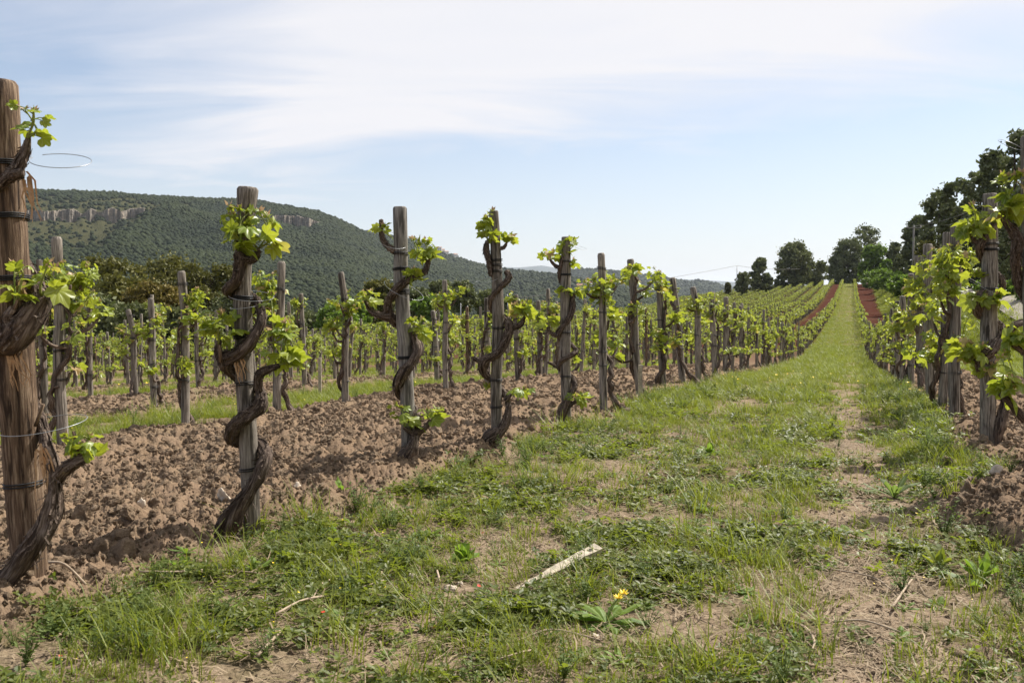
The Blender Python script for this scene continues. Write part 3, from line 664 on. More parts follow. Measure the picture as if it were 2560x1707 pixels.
# ------------------------------------------------------------------ road, poles, wires
def build_road():
    v = np.arange(22, 130, 1.0); off = np.array([-2.0, -1.3, -.3, .3, 1.3, 2.0]); V = []
    for vv in v:
        uc = 7.6 + 1.6 * math.sin((vv - 20) / 40)
        for o_ in off:
            x, y = xy(uc + o_, vv); V.append((x, y, float(macro(np.array([x]), np.array([y]))[0]) + .10 + (.04 if abs(o_) < .5 else 0)))
    k = 6; Q = [(i * k + j, i * k + j + 1, (i + 1) * k + j + 1, (i + 1) * k + j) for i in range(len(v) - 1) for j in range(k - 1)]
    m = mat_plain('gravel_road', (.27, .235, .20), .9, .15, var=.2, scale=1.5)
    obj('road', mesh_np('road', V, None, Q, None, m, True), kind='structure')
build_road()
MPOLE = mat_plain('grey_pole', (.25, .23, .21), .8, .2, var=.15); MMET = mat_plain('galvanised_pole', (.45, .46, .47), .5, .4, .3)
def pole(x, yt, yb, d, r_, label, cross=False, name='utility_pole'):
    b = P(x, yb, d); tp = P(x, yt, d); gzb = float(macro(np.array([b[0]]), np.array([b[1]]))[0]); zb = min(b[2], gzb)
    t = thing(name, (b[0], b[1], zb), label, 'pole'); h = tp[2] - zb
    mb = MB(); tube(mb, [(0, 0, -.5), (0, 0, h)], [r_, r_ * .7], 8); obj('shaft', mb.mesh('shaft', MPOLE if cross else MMET, True), t)
    if cross:
        mb = MB(); box(mb, (0, -r_ - .02, h - .35), (2.0, .12, .14)); obj('crossarm', mb.mesh('crossarm', MPOLE), t)
        for k in (-.85, 0, .85):
            mb = MB(); tube(mb, [(k, -r_, h - .28), (k, -r_, h - .05)], [.07, .05], 6); obj('insulator', mb.mesh('insulator', MWHITE), t)
    return np.array([b[0], b[1], tp[2]])
pa = pole(2282, 563, 680, 118, .16, 'grey concrete utility pole with crossarm in front of the dark pines', True)
pb = pole(1842, 664, 728, 238, .14, 'thin wire pole on the vineyard crest beside the small pine')
pole(1152, 758, 800, 92, .035, 'leftmost thin metal pole before the dark trees behind the third post', name='metal_pole')
pole(1169, 764, 803, 90, .035, 'second thin metal pole before the dark trees', name='metal_pole')
pole(1269, 735, 800, 96, .035, 'thin pale metal pole right of the fourth post', name='metal_pole')
pole(759, 750, 850, 42, .025, 'thin rusty metal rod standing between the second and third posts', name='metal_pole')
def wire(a, b, sag, r_, label):
    t = np.linspace(0, 1, 24)[:, None]; pts = a * (1 - t) + b * t; pts[:, 2] -= (4 * sag * t * (1 - t))[:, 0]
    mb = MB(); tube(mb, pts, r_, 4); o = obj('overhead_wire', mb.mesh('overhead_wire', MPOLE, True)); o['label'] = label; o['category'] = 'wire'; o['group'] = 'overhead wires'
wire(pb, P(1120, 760, 190), 1.0, .035, 'overhead wire sagging left from the thin crest pole')
wire(pb, P(2000, 672, 255), .5, .035, 'overhead wire running right from the thin crest pole to the big pine')
wire(pa + (0, 0, -.1), P(2700, 380, 60), 1.0, .02, 'upper overhead wire from the utility pole towards the right edge')
wire(pa + (.8, 0, -.1), P(2700, 440, 60), 1.0, .02, 'lower overhead wire from the utility pole towards the right edge')

# ------------------------------------------------------------------ grape leaves
def leaf_mesh(name, seed, curl, fold, mat=MVINE, low=False):
    r_ = np.random.default_rng(seed)
    key = [(0, 1.0), (9, .86), (17, .80), (27, .66), (38, .80), (50, .90), (60, .80), (70, .66), (80, .56), (92, .68), (106, .74), (122, .66), (140, .60), (158, .46), (172, .16)]
    if low: key = [(0, 1.0), (27, .68), (50, .88), (78, .58), (106, .74), (145, .58), (172, .16)]
    out_ = [(-a, r) for a, r in key[:0:-1]] + key; V = [(0, 0, 0)]; ve = [1.0]; ring = []
    lob = (0, 50, -50, 106, -106)
    for a, rr in out_:
        rr *= 1 + r_.uniform(-.05, .05); V.append((math.sin(R(a)) * rr, math.cos(R(a)) * rr + .12, 0)); ve.append(1.0 if a in lob else 0.0)
    n = len(out_)
    if not low:
        for a, rr in out_: V.append((math.sin(R(a)) * rr * .5, math.cos(R(a)) * rr * .5 + .08, 0)); ve.append(1.0 if a in lob else 0.0)
    V = np.array(V); rr = np.hypot(V[:, 0], V[:, 1] - .1)
    ve_ = np.array(ve)
    V[:, 2] = -curl * rr ** 2 + fold * np.abs(V[:, 0]) - .07 * (ve_ - .5) * (rr < .9) * (rr > .1) + .05 * np.sin(V[:, 1] * 7 + seed) + r_.normal(0, .02, len(V))
    V *= .5
    if low: T = [(0, i + 2, i + 1) for i in range(n - 1)]; Q = []
    else:
        T = [(0, n + i + 2, n + i + 1) for i in range(n - 1)]; Q = [(n + i + 1, n + i + 2, i + 2, i + 1) for i in range(n - 1)]
    mb = MB(); mb.add(V, T, Q, vein=ve_); return mb, V, T, Q, ve_
LEAF = []; LEAFD = []
for i, (c_, f_) in enumerate([(.25, .1), (.5, .25), (.15, .4), (-.2, .15), (.75, .1), (.4, .6)]):
    mb, V, T, Q, ve_ = leaf_mesh('leaf', 10 + i, c_, f_); LEAF.append(mb.mesh('leaf', MVINE, True))
    mb, V, T, Q, ve_ = leaf_mesh('leaf', 20 + i, c_, f_, low=True); LEAFD.append((V, np.array(T), ve_))
# a budding tip: a few narrow pinkish leaflets
def tip_geo(mb, c, s_, r_):
    for k in range(5):
        d = r_.normal(0, .5, 3) + (0, 0, .9); d /= np.linalg.norm(d); q = np.cross(d, r_.normal(size=3)); q /= np.linalg.norm(q)
        L_ = s_ * r_.uniform(.6, 1.1); mb.add([c, c + d * L_ * .5 + q * L_ * .2, c + d * L_, c + d * L_ * .5 - q * L_ * .2], None, [(0, 1, 2, 3)], rnd=r_.random())
def leaf_mat(pos, outd, size, r_, droop=.35):
    """matrix of a leaf whose stalk end is at pos, its blade pointing to outd and down"""
    y = np.array(outd, float); y = y / (np.linalg.norm(y) + 1e-9); y = y + r_.normal(0, .3, 3); y[2] -= droop * r_.uniform(.2, 1.8); y /= np.linalg.norm(y)
    z = np.array([0, 0, .75]) + .45 * np.array(outd) + r_.normal(0, .6, 3); z -= y * np.dot(y, z); z /= np.linalg.norm(z) + 1e-9
    x = np.cross(y, z); m = np.eye(4); m[:3, 0] = x * size; m[:3, 1] = y * size; m[:3, 2] = z * size; m[:3, 3] = pos
    return m
def make_shoot(r_, base, tip, spread, n, size, sides=5):
    """returns stem MB, tip MB and leaf list [(matrix, kind)]"""
    base = np.array(base, float); tip = np.array(tip, float); st = MB(); tp = MB(); lv = []
    mid = (base + tip) / 2 + r_.normal(0, .18, 3) * np.linalg.norm(tip - base); ln = np.linalg.norm(tip - base)
    tube(st, [base, mid, tip], [.0042, .0036, .002], sides, sub=2, rnd=r_.random())
    for k in range(n):
        t = (k + .6) / n * .95 if n > 1 else .7
        p0 = (1 - t) ** 2 * base + 2 * t * (1 - t) * mid + t * t * tip
        a = k * 2.4 + r_.uniform(-.5, .5); o_ = np.array([math.cos(a), math.sin(a), r_.uniform(-.15, .7)]); o_ /= np.linalg.norm(o_)
        pl = spread * r_.uniform(.25, .9); p1 = p0 + o_ * pl
        tube(st, [p0, (p0 + p1) / 2 + (0, 0, pl * .12), p1], [.0022, .0017, .0014], 4, cap=False, rnd=r_.random())
        sz = size * 1.5 * (1.12 - .66 * t) * r_.uniform(.7, 1.2)
        lv.append((leaf_mat(p1, o_, sz, r_), int(r_.integers(0, 6))))
    tip_geo(tp, tip, .035 * min(1.3, size / .085), r_)
    for k in range(2): lv.append((leaf_mat(tip, r_.normal(0, 1, 3) + (0, 0, .6), size * .55, r_, .1), int(r_.integers(0, 6))))
    return st, tp, lv
def joined_leaves(lv, r_, mb):
    for m_, k in lv:
        V, T, ve_ = LEAFD[k]; mb.add(V @ m_[:3, :3].T + m_[:3, 3], T, None, rnd=r_.random(), vein=ve_)

# ------------------------------------------------------------------ posts
def post_mesh(pts, rad, seed, sides=14, flare=0, mat=MPOST, bevel=.25):
    mb = MB(); pts = np.array(pts, float); rad = np.array(rad, float) + np.zeros(len(pts))
    d = pts[-1] - pts[-2]; d /= np.linalg.norm(d); r_ = rad[-1]
    # sawn top with a worn edge
    e = np.array([pts[-1] - d * r_ * bevel, pts[-1]]); pts = np.vstack([pts[:-1], e]); rad = np.append(rad[:-1], [r_, r_ * (1 - bevel * .6)])
    n = []; rr = []
    for i in range(len(pts) - 1):
        st = 5 if i < len(pts) - 2 else 1
        for j in range(st): t = j / st; n.append(pts[i] * (1 - t) + pts[i + 1] * t); rr.append(rad[i] * (1 - t) + rad[i + 1] * t)
    n.append(pts[-1]); rr.append(rad[-1])
    tube(mb, n, rr, sides, .055, seed, ridges=3, capr=.06); return mb.mesh('post', mat, True)
def tie_mb(mb, c, axis, r_, rr, turns=2, h=.018):
    axis = axis / np.linalg.norm(axis); a = np.cross(axis, [0, 1, 0.2]); a /= np.linalg.norm(a); b = np.cross(axis, a); t = np.linspace(0, 1, 14 * turns + 1)
    tl = rr.uniform(-.25, .25, 2); rad = r_ * 1.09 + .002
    pts = [c + (a * math.cos(q * 6.283 * turns) + b * math.sin(q * 6.283 * turns)) * rad + axis * (h * (q - .5) + .35 * r_ * (tl[0] * math.cos(q * 6.283 * turns) + tl[1] * math.sin(q * 6.283 * turns))) for q in t]
    tube(mb, pts, .0026, 4)
def ring_mb(mb, c, rx, ry, nrm, r_=.0012, arc=(0, 5.8)):
    nrm = np.array(nrm, float); nrm /= np.linalg.norm(nrm); a = np.cross(nrm, [0, 1, 0.01]); a /= np.linalg.norm(a); b = np.cross(nrm, a)
    t = np.linspace(*arc, 36); tube(mb, [np.array(c) + a * rx * math.cos(q) + b * ry * math.sin(q) for q in t], r_, 5)

ORD = ['first', 'second', 'third', 'fourth', 'fifth', 'sixth', 'seventh', 'eighth', 'ninth', 'tenth', 'eleventh', 'twelfth', 'thirteenth', 'fourteenth', 'fifteenth', 'sixteenth', 'seventeenth', 'eighteenth', 'nineteenth', 'twentieth']
def ordn(i):
    if i < 20: return ORD[i]
    t, o_ = divmod(i + 1, 10); T_ = {2: 'twenty', 3: 'thirty', 4: 'forty', 5: 'fifty'}[t]
    return (T_[:-1] + 'ieth') if o_ == 0 else T_ + '-' + ORD[o_ - 1]

GP, GVN = 'wooden posts of the vineyard rows', 'grapevines trained up the posts'
# ------------------------------------------------------------------ hero vines, shaped from the photograph
def hero(d, postpx, wpx, trunk, arms, shoots, ties, wires, labp, labv, seed, mat=MPOST, stubs=(), strips=(), leaf=.085):
    r_ = np.random.default_rng(seed); s = d / F
    pts = np.array([P(x, y, d) for x, y in postpx][::-1]); base = pts[0].copy(); zg = gz1(base[0], base[1]); base[2] = zg
    pp = pts - base; pp[0][2] = -.12
    rad = np.array([w_ * s / 2 for w_ in wpx][::-1])
    root = thing('vineyard_post', base, labp, 'post', GP)
    obj('shaft', post_mesh(pp, rad, seed, 20, mat=mat), root)
    zz = pp[:, 2]
    for y in ties:
        zt = P(postpx[0][0], y, d)[2] - base[2]; c = np.array([np.interp(zt, zz, pp[:, 0]), np.interp(zt, zz, pp[:, 1]), zt])
        mb = MB(); ax = pp[-1] - pp[0]; tie_mb(mb, c, ax, np.interp(zt, zz, rad), r_, 3 if r_.random() < .5 else 2); obj('tie', mb.mesh('tie', MTIE, True), root)
    for (cx, cy, rx, tilt, dd) in wires:
        mb = MB(); c = P(cx, cy, d + dd) - base; ring_mb(mb, c, rx * s, rx * s, (math.sin(tilt[0]), tilt[1], 1)); obj('wire', mb.mesh('wire', MWIRE, True), root)
    v = thing('grapevine', base, labv, 'grapevine', GVN)
    def pl(path): return [P(x, y, d + dd) - base for x, y, dd, q in path], [q * s * .70 for x, y, dd, q in path]
    for i, tr in enumerate(trunk):
        mb = MB(); a, b = pl(tr); tube(mb, a, b, 20, .24, seed + i, sub=9, spiral=5, ridges=7, capr=.6, shred=360, knot=.62); obj('trunk', mb.mesh('trunk', MBARK, True), v)
    for i, tr in enumerate(arms):
        mb = MB(); a, b = pl(tr); tube(mb, a, b, 10, .28, seed + 20 + i, sub=6, spiral=6, ridges=3, capr=.6, shred=22, knot=.35); obj('arm', mb.mesh('arm', MBARK, True), v)
    for i, tr in enumerate(stubs):
        mb = MB(); a, b = pl(tr); tube(mb, a, b, 8, .08, seed + 40 + i, sub=2, capr=.1); obj('pruned_stub', mb.mesh('pruned_stub', MPOSTB, True), v)
    for (x, y, n, L_) in strips:
        mb = MB()
        for k in range(n):
            c = P(x + r_.normal(0, 8), y + r_.normal(0, 8), d - .07) - base; q = c.copy(); V = [];
            for j in range(5):
                w_ = .004 * (1 - j / 5); V += [q + (w_, 0, 0), q - (w_, 0, 0)]; q = q + np.array([r_.normal(0, .008) + .006, r_.normal(0, .006), -L_ * r_.uniform(.15, .3)])
            mb.add(V, None, [(2 * j, 2 * j + 1, 2 * j + 3, 2 * j + 2) for j in range(4)])
        obj('peeling_bark', mb.mesh('peeling_bark', MDRY), v)
    for (bx, by, x0, y0, x1, y1, n, dd) in shoots:       # stalk foot, box of the leaf cluster, leaves
        w_, h_ = (x1 - x0) * s / 2, (y1 - y0) * s / 2; c = P((x0 + x1) / 2, (y0 + y1) / 2, d + dd) - base; b0 = P(bx, by, d + dd) - base
        n = int(n * 1.35); m_ = max(1, round(n / 6))
        for k in range(m_):
            tip = c + np.array([(r_.uniform(-.6, .6) if m_ > 1 else r_.uniform(-.3, .3)) * w_, r_.normal(0, .3) * w_, r_.uniform(.45, .9) * h_])
            st, tp, lv = make_shoot(r_, b0, tip, min(w_, .11) * .9, max(2, n // m_), leaf)
            # keep the blades inside the cluster
            sh = obj('shoot', st.mesh('shoot', MSTEM, True), v); obj('bud_tip', tp.mesh('bud_tip', MTIP), sh)
            for mm, kk in lv:
                mm[:3, 3] = c + np.clip(mm[:3, 3] - c, [-w_, -w_ - .03, -h_], [w_, w_ + .03, h_])
                o = obj('leaf', LEAF[kk], sh); o.matrix_basis = Matrix(mm.tolist())
hero(2.85, [(-4, 203), (8, 420), (30, 800), (55, 1150), (84, 1548)], [84, 92, 96, 84, 80],
     [[(-60, 1525, -.10, 34), (0, 1462, -.10, 33), (55, 1405, -.09, 31), (105, 1330, -.08, 29), (132, 1260, -.06, 26), (138, 1190, -.05, 24), (118, 1120, -.02, 17), (102, 1050, 0.03, 15), (70, 980, .07, 15), (20, 920, .05, 17), (-14, 875, -.04, 24), (30, 845, -.08, 30), (75, 795, -.08, 33), (105, 750, -.04, 26), (85, 700, .04, 14), (60, 640, .07, 13), (10, 560, .07, 12), (-30, 500, 0, 14), (0, 462, -.06, 17), (38, 428, -.07, 20), (62, 385, -.06, 14), (72, 335, -.05, 8)]],
     [[(138, 1195, -.05, 24), (170, 1168, -.06, 19), (200, 1152, -.07, 16), (222, 1142, -.07, 15)], [(40, 850, -.09, 20), (20, 800, -.10, 14), (35, 770, -.11, 11)], [(30, 440, -.08, 14), (52, 432, -.11, 13)]],
     [(215, 1142, 165, 1080, 275, 1135, 6, -.07), (185, 1150, 140, 1085, 205, 1125, 3, -.06), (68, 345, 10, 255, 150, 370, 8, -.06), (36, 770, -20, 655, 80, 760, 7, -.10), (105, 740, 60, 650, 165, 740, 7, -.07)],
     [410, 545, 700, 1206], [(152, 402, 70, (.12, -.38), 0), (110, 1062, 100, (-.1, -.12), -.02)],
     'thick brown weathered post at the left edge of the picture', 'gnarled grapevine around the leftmost thick post, trunk leaving the frame', 11, MPOSTB,
     stubs=[[(202, 1152, -.07, 6), (192, 1115, -.07, 6), (184, 1078, -.07, 6)], [(88, 1065, -.02, 6), (108, 1010, -.03, 7)], [(28, 790, -.11, 7), (45, 750, -.12, 6)]], strips=[(70, 440, 9, .14), (100, 1120, 8, .15), (30, 880, 7, .12)], leaf=.062)
hero(3.79, [(618, 468), (613, 560), (606, 700), (609, 900), (620, 1100), (634, 1364)], [52, 42, 43, 44, 44, 42],
     [[(565, 1405, -.06, 14), (562, 1365, -.07, 17), (562, 1325, -.07, 25), (592, 1272, -.08, 23), (628, 1220, -.08, 20), (655, 1172, -.06, 19), (664, 1138, -.02, 18), (645, 1108, .05, 16), (608, 1105, .07, 15), (584, 1098, .02, 17), (584, 1068, -.05, 21), (615, 1042, -.07, 21), (648, 1018, -.05, 17), (652, 988, -.01, 14), (638, 958, .03, 13), (610, 950, .07, 14), (576, 930, .01, 20), (562, 900, -.04, 26), (600, 882, -.07, 20), (632, 845, -.07, 17), (652, 800, -.05, 15), (648, 765, -.01, 13), (625, 742, .05, 13), (585, 738, .02, 16), (572, 722, -.03, 18), (592, 700, -.07, 16), (600, 668, -.07, 18), (606, 640, -.07, 21)]],
     [[(648, 975, -.02, 13), (650, 938, -.04, 13), (672, 922, -.05, 11), (698, 914, -.05, 8)], [(562, 900, -.04, 18), (546, 880, -.05, 12), (548, 852, -.06, 8)], [(604, 650, -.06, 14), (632, 648, -.06, 10), (646, 625, -.06, 9)], [(600, 650, -.08, 14), (592, 632, -.09, 11)]],
     [(546, 860, 500, 775, 612, 860, 8, -.07), (530, 830, 475, 800, 560, 850, 5, -.04), (700, 912, 672, 800, 745, 925, 12, -.05), (690, 914, 640, 730, 700, 830, 6, -.03), (595, 630, 556, 510, 640, 635, 13, -.08), (646, 622, 600, 520, 700, 620, 12, -.05)],
     [742, 840, 957, 1170], [(628, 740, 55, (.1, -.22), 0), (615, 765, 38, (-.1, -.15), 0), (668, 612, 24, (.3, -.4), -.02)],
     'tall grey post with flared sawn top, second from the left edge', 'thick grapevine wound twice round the second post from the left', 12, stubs=[[(552, 905, -.08, 7), (548, 862, -.09, 6)]], strips=[(600, 890, 8, .10)])
hero(5.35, [(1000, 517), (1002, 700), (1012, 850), (1020, 1050), (1018, 1192)], [35, 35, 36, 35, 32],
     [[(990, 1205, -.07, 20), (992, 1180, -.07, 25), (1010, 1145, -.07, 25), (1032, 1112, -.07, 22), (1040, 1075, -.04, 17), (1038, 1040, 0, 14), (1020, 1005, .06, 12), (996, 985, .03, 14), (995, 962, -.03, 19), (1008, 935, -.06, 20), (1030, 905, -.06, 15), (1045, 872, -.03, 15), (1030, 842, .04, 13), (1000, 815, .06, 13), (975, 790, .01, 15), (970, 760, -.02, 14), (985, 732, -.05, 15), (1010, 706, -.06, 14), (1040, 690, -.05, 11), (1062, 680, -.04, 9)]],
     [[(975, 792, 0, 14), (950, 788, -.01, 10), (925, 775, 0, 8), (912, 752, 0, 6)], [(1060, 682, -.04, 9), (1068, 665, -.04, 7), (1070, 645, -.04, 6)], [(985, 628, -.02, 10), (965, 612, -.02, 9), (955, 590, -.02, 8), (954, 550, -.02, 7)], [(1036, 1085, -.06, 11), (1062, 1070, -.07, 8), (1076, 1050, -.07, 6)], [(1036, 860, -.02, 7), (1032, 830, -.02, 5)], [(1040, 1090, -.05, 9), (1010, 1068, -.08, 6)]],
     [(954, 585, 928, 562, 985, 588, 5, -.02), (1068, 650, 1015, 592, 1065, 690, 7, -.05), (1070, 650, 1050, 595, 1104, 680, 9, -.04), (1030, 705, 1008, 665, 1055, 715, 6, -.07), (912, 755, 882, 715, 948, 800, 8, 0), (1032, 835, 1026, 790, 1088, 870, 9, -.03), (1010, 1068, 965, 1002, 1045, 1085, 8, -.08), (1076, 1052, 1052, 1008, 1122, 1092, 8, -.07)],
     [633, 672, 727, 733, 893, 1048], [(978, 600, 42, (.4, -.55), 0), (1010, 725, 52, (.5, -.3), -.02)],
     'pale grey round-topped post, third from the left', 'grapevine with long side arms on the third pale post', 13, mat=MPOSTP, leaf=.078)
hero(6.11, [(1234, 527), (1240, 640), (1246, 800), (1240, 960), (1242, 1152)], [24, 27, 30, 28, 27],
     [[(1222, 1165, -.03, 11), (1226, 1130, -.03, 13), (1222, 1098, -.05, 22), (1242, 1085, -.06, 21), (1262, 1060, -.05, 13), (1270, 1020, -.03, 12), (1262, 985, .02, 11), (1240, 960, .06, 10), (1210, 930, .02, 13), (1212, 902, -.03, 16), (1245, 882, -.06, 12), (1265, 850, -.05, 11), (1274, 815, -.03, 14), (1255, 790, .05, 9), (1232, 770, .04, 9), (1230, 745, -.01, 10), (1250, 720, -.05, 9), (1271, 695, -.04, 9), (1265, 678, -.02, 8)],
      [(1228, 690, -.02, 7), (1222, 655, -.03, 7), (1216, 628, -.04, 7), (1218, 602, -.04, 5)]],
     [[(1272, 820, -.03, 11), (1298, 812, -.05, 8), (1312, 792, -.05, 5)], [(1250, 622, 0, 5), (1260, 618, 0, 5), (1268, 605, 0, 3)], [(1205, 905, -.01, 9), (1185, 895, 0, 7)], [(1265, 1000, -.03, 6), (1278, 985, -.04, 4)]],
     [(1218, 602, 1182, 535, 1230, 605, 6, -.04), (1220, 600, 1210, 510, 1255, 590, 6, -.05), (1268, 608, 1250, 582, 1294, 625, 6, 0), (1312, 792, 1262, 758, 1310, 830, 7, -.05), (1312, 792, 1296, 752, 1348, 815, 7, -.05), (1278, 985, 1278, 968, 1335, 998, 5, -.04), (1212, 975, 1205, 960, 1228, 985, 2, 0)],
     [650, 662, 677, 818, 948, 1016], [(1215, 702, 33, (-.25, -.18), 0)],
     'slim post fourth from the left with leaves at its top', 'grapevine with swollen knot at the foot of the fourth post', 14, leaf=.09)
hero(7.9, [(1415, 592), (1414, 750), (1413, 900), (1418, 1077)], [22, 27, 26, 23],
     [[(1400, 1078, -.04, 12), (1402, 1050, -.04, 15), (1410, 1018, -.05, 12), (1428, 985, -.05, 10), (1438, 960, -.02, 10), (1425, 938, .05, 8), (1402, 925, .03, 8), (1402, 905, -.03, 10), (1428, 888, -.05, 10), (1440, 878, -.02, 7), (1425, 858, .05, 7), (1398, 842, .01, 9), (1404, 822, -.04, 10), (1426, 790, -.05, 9), (1432, 755, -.02, 8), (1418, 725, .05, 7), (1400, 700, .02, 7), (1403, 660, -.03, 6), (1408, 640, -.03, 5)]],
     [[(1402, 672, -.02, 6), (1385, 662, 0, 5), (1376, 650, 0, 4)], [(1398, 842, 0, 8), (1375, 830, 0, 6), (1368, 818, 0, 4)], [(1430, 755, -.02, 6), (1436, 735, -.02, 4)], [(1398, 920, 0, 6), (1370, 905, 0, 4)], [(1422, 1015, -.05, 6), (1440, 1002, -.06, 4)]],
     [(1376, 650, 1352, 622, 1402, 662, 8, 0), (1410, 640, 1404, 592, 1452, 640, 9, -.04), (1415, 735, 1394, 716, 1430, 758, 6, -.05), (1436, 735, 1425, 716, 1462, 760, 7, -.03), (1368, 818, 1345, 785, 1392, 828, 7, 0), (1440, 1002, 1418, 978, 1476, 1022, 9, -.06), (1430, 905, 1425, 890, 1448, 915, 3, 0), (1425, 660, 1422, 648, 1440, 668, 3, 0)],
     [652, 685, 830, 940], [(1452, 620, 16, (.3, -.3), 0)],
     'brown cracked post fifth from the left, leaves over its top', 'grapevine with splayed trunk foot on the fifth post', 15, leaf=.09)
hero(6.56, [(2475, 484), (2474, 700), (2470, 900), (2470, 1124)], [34, 38, 38, 36],
     [[(2488, 1135, -.02, 20), (2490, 1090, -.03, 18), (2505, 1040, -.02, 17), (2512, 1000, .0, 16), (2500, 965, .05, 13), (2470, 950, .07, 12), (2448, 925, .02, 12), (2455, 895, -.05, 15), (2485, 868, -.06, 22), (2502, 845, -.03, 20), (2500, 815, .03, 14), (2470, 800, .07, 12), (2446, 785, .02, 13), (2445, 755, -.03, 12), (2460, 730, -.02, 10), (2500, 735, .04, 11), (2505, 700, .02, 15), (2490, 680, .05, 10), (2455, 650, .04, 9), (2452, 610, -.04, 12), (2478, 575, -.06, 10), (2488, 558, -.05, 8)]],
     [[(2505, 845, -.02, 12), (2540, 812, 0, 9), (2575, 805, .05, 8)], [(2450, 925, -.02, 9), (2436, 905, -.03, 7), (2420, 895, -.04, 5)], [(2452, 612, -.03, 9), (2435, 600, -.03, 7), (2428, 585, -.03, 5)], [(2505, 975, 0, 9), (2530, 960, 0, 7)]],
     [(2428, 588, 2405, 508, 2470, 600, 9, -.03), (2428, 590, 2412, 560, 2480, 650, 8, -.05), (2488, 560, 2462, 535, 2505, 565, 5, -.06), (2446, 760, 2425, 730, 2480, 800, 8, -.06), (2470, 760, 2465, 728, 2520, 790, 7, -.05), (2420, 895, 2350, 845, 2420, 910, 9, -.04), (2430, 900, 2400, 850, 2470, 935, 9, -.06), (2460, 940, 2455, 905, 2500, 950, 5, -.05), (2430, 690, 2420, 680, 2455, 720, 4, 0), (2510, 850, 2495, 820, 2530, 870, 4, .05)],
     [608, 622, 720, 905], [(2450, 712, 40, (.5, -.35), 0)],
     'tall post with gnarled vine near the right edge, before the road', 'leafy gnarled grapevine on the tall post near the right edge', 16, leaf=.115)
hero(5.2, [(2577, 338), (2580, 600), (2584, 900), (2588, 1212)], [44, 46, 46, 44],
     [[(2620, 1215, -.03, 22), (2610, 1120, -.04, 22), (2600, 1050, -.03, 18), (2600, 1010, -.02, 16), (2602, 960, 0, 14), (2600, 900, .03, 14), (2595, 820, .05, 13), (2570, 760, .07, 13), (2544, 700, .04, 13), (2540, 640, -.02, 13), (2545, 600, -.05, 13), (2530, 570, -.05, 12), (2512, 555, -.05, 9)]],
     [[(2550, 620, -.04, 13), (2530, 575, -.05, 12), (2508, 545, -.06, 8)], [(2560, 1050, -.07, 13), (2520, 1000, -.09, 11), (2500, 985, -.09, 8)], [(2560, 880, -.05, 10), (2530, 860, -.06, 7)]],
     [(2512, 552, 2478, 430, 2530, 540, 8, -.06), (2515, 552, 2505, 420, 2560, 530, 9, -.07), (2500, 985, 2505, 940, 2560, 1040, 8, -.09), (2530, 860, 2510, 830, 2570, 910, 8, -.08), (2520, 1000, 2480, 880, 2545, 960, 7, -.08)],
     [640, 860], [(2525, 362, 30, (.5, -.2), 0)],
     'dark post cut by the right edge of the picture', 'grapevine with large drooping leaves at the right edge', 17, leaf=.12)

# ------------------------------------------------------------------ grapevine variants for the rest
def gen_vine(seed, H=1.5, hi=True):
    """origin at the post's foot; the row runs along local +Y"""
    r_ = np.random.default_rng(seed); side = r_.choice([-1, 1]); a0 = r_.uniform(0, 6.28); R0 = .038
    pts = []; rad = []; n = 22; turns = r_.uniform(.2, .95) * side; wob = r_.normal(0, 1, (30, 3)); topf = r_.uniform(.70, .92)
    foot = r_.uniform(.06, .14)
    for i in range(n):
        t = i / (n - 1); z = -.05 + (H * topf + .05) * t; a = a0 + turns * 6.283 * t + .5 * math.sin(t * 9 + seed)
        q = R0 + (.024 if hi else .02) + foot * math.exp(-t * 9) + .012 * math.sin(t * 17 + seed)
        pts.append((math.cos(a) * q + .009 * wob[i][0], math.sin(a) * q + .009 * wob[i][1], z + .008 * wob[i][2])); rad.append(.025 * (1 - .55 * t) * (1 + .55 * math.exp(-t * 16)) * (1 + .4 * (r_.random() < .2)))
    tr = MB(); tube(tr, pts, rad, 10 if hi else 5, .28, seed % 97, sub=3 if hi else 1, spiral=7, ridges=3 if hi else 0, capr=.5, shred=40 if hi else 0, knot=.35)
    arms = []; shoots = []; pts = np.array(pts)
    tiers = [(.30, .85), (.42, .5), (.52, 1), (.56, 1), (.68, .7), (.76, 1.0), (.82, .8), (.96, 1.0), (.93, .7)] + ([(.18, .5)] if r_.random() < .5 else [])
    for f_, pr in tiers:
        if r_.random() > pr: continue
        z = H * min(topf, f_ + r_.uniform(-.05, .05)); i = int(np.clip(round((z + .05) / (H * topf + .05) * (n - 1)), 0, n - 1)); p0 = pts[i]
        ad = (math.pi / 2) * (1 if r_.random() < .5 else -1) + r_.normal(0, .75); Lh = r_.uniform(.05, .22) * (1.0 if f_ < .9 else .45)
        p1 = p0 + np.array([math.cos(ad) * Lh * .6, math.sin(ad) * Lh * .6, r_.uniform(-.02, .05)]); p2 = p0 + np.array([math.cos(ad) * Lh, math.sin(ad) * Lh, r_.uniform(.04, .12)])
        am = MB(); tube(am, [p0, p1, p2], [.017, .013, .010], 7 if hi else 4, .25, seed % 50 + i, sub=3 if hi else 1, capr=.7); arms.append(am)
        for k in range(r_.choice([1, 2, 2, 3])):
            tip = p2 + np.array([math.cos(ad) * r_.uniform(-.03, .10) + r_.normal(0, .04), math.sin(ad) * r_.uniform(-.03, .10) + r_.normal(0, .04), r_.uniform(.05, .19)])
            shoots.append(make_shoot(r_, p2, tip, .08, int(r_.integers(5, 9)), r_.uniform(.075, .102), 5 if hi else 3))
    return tr, arms, shoots
VAR = []
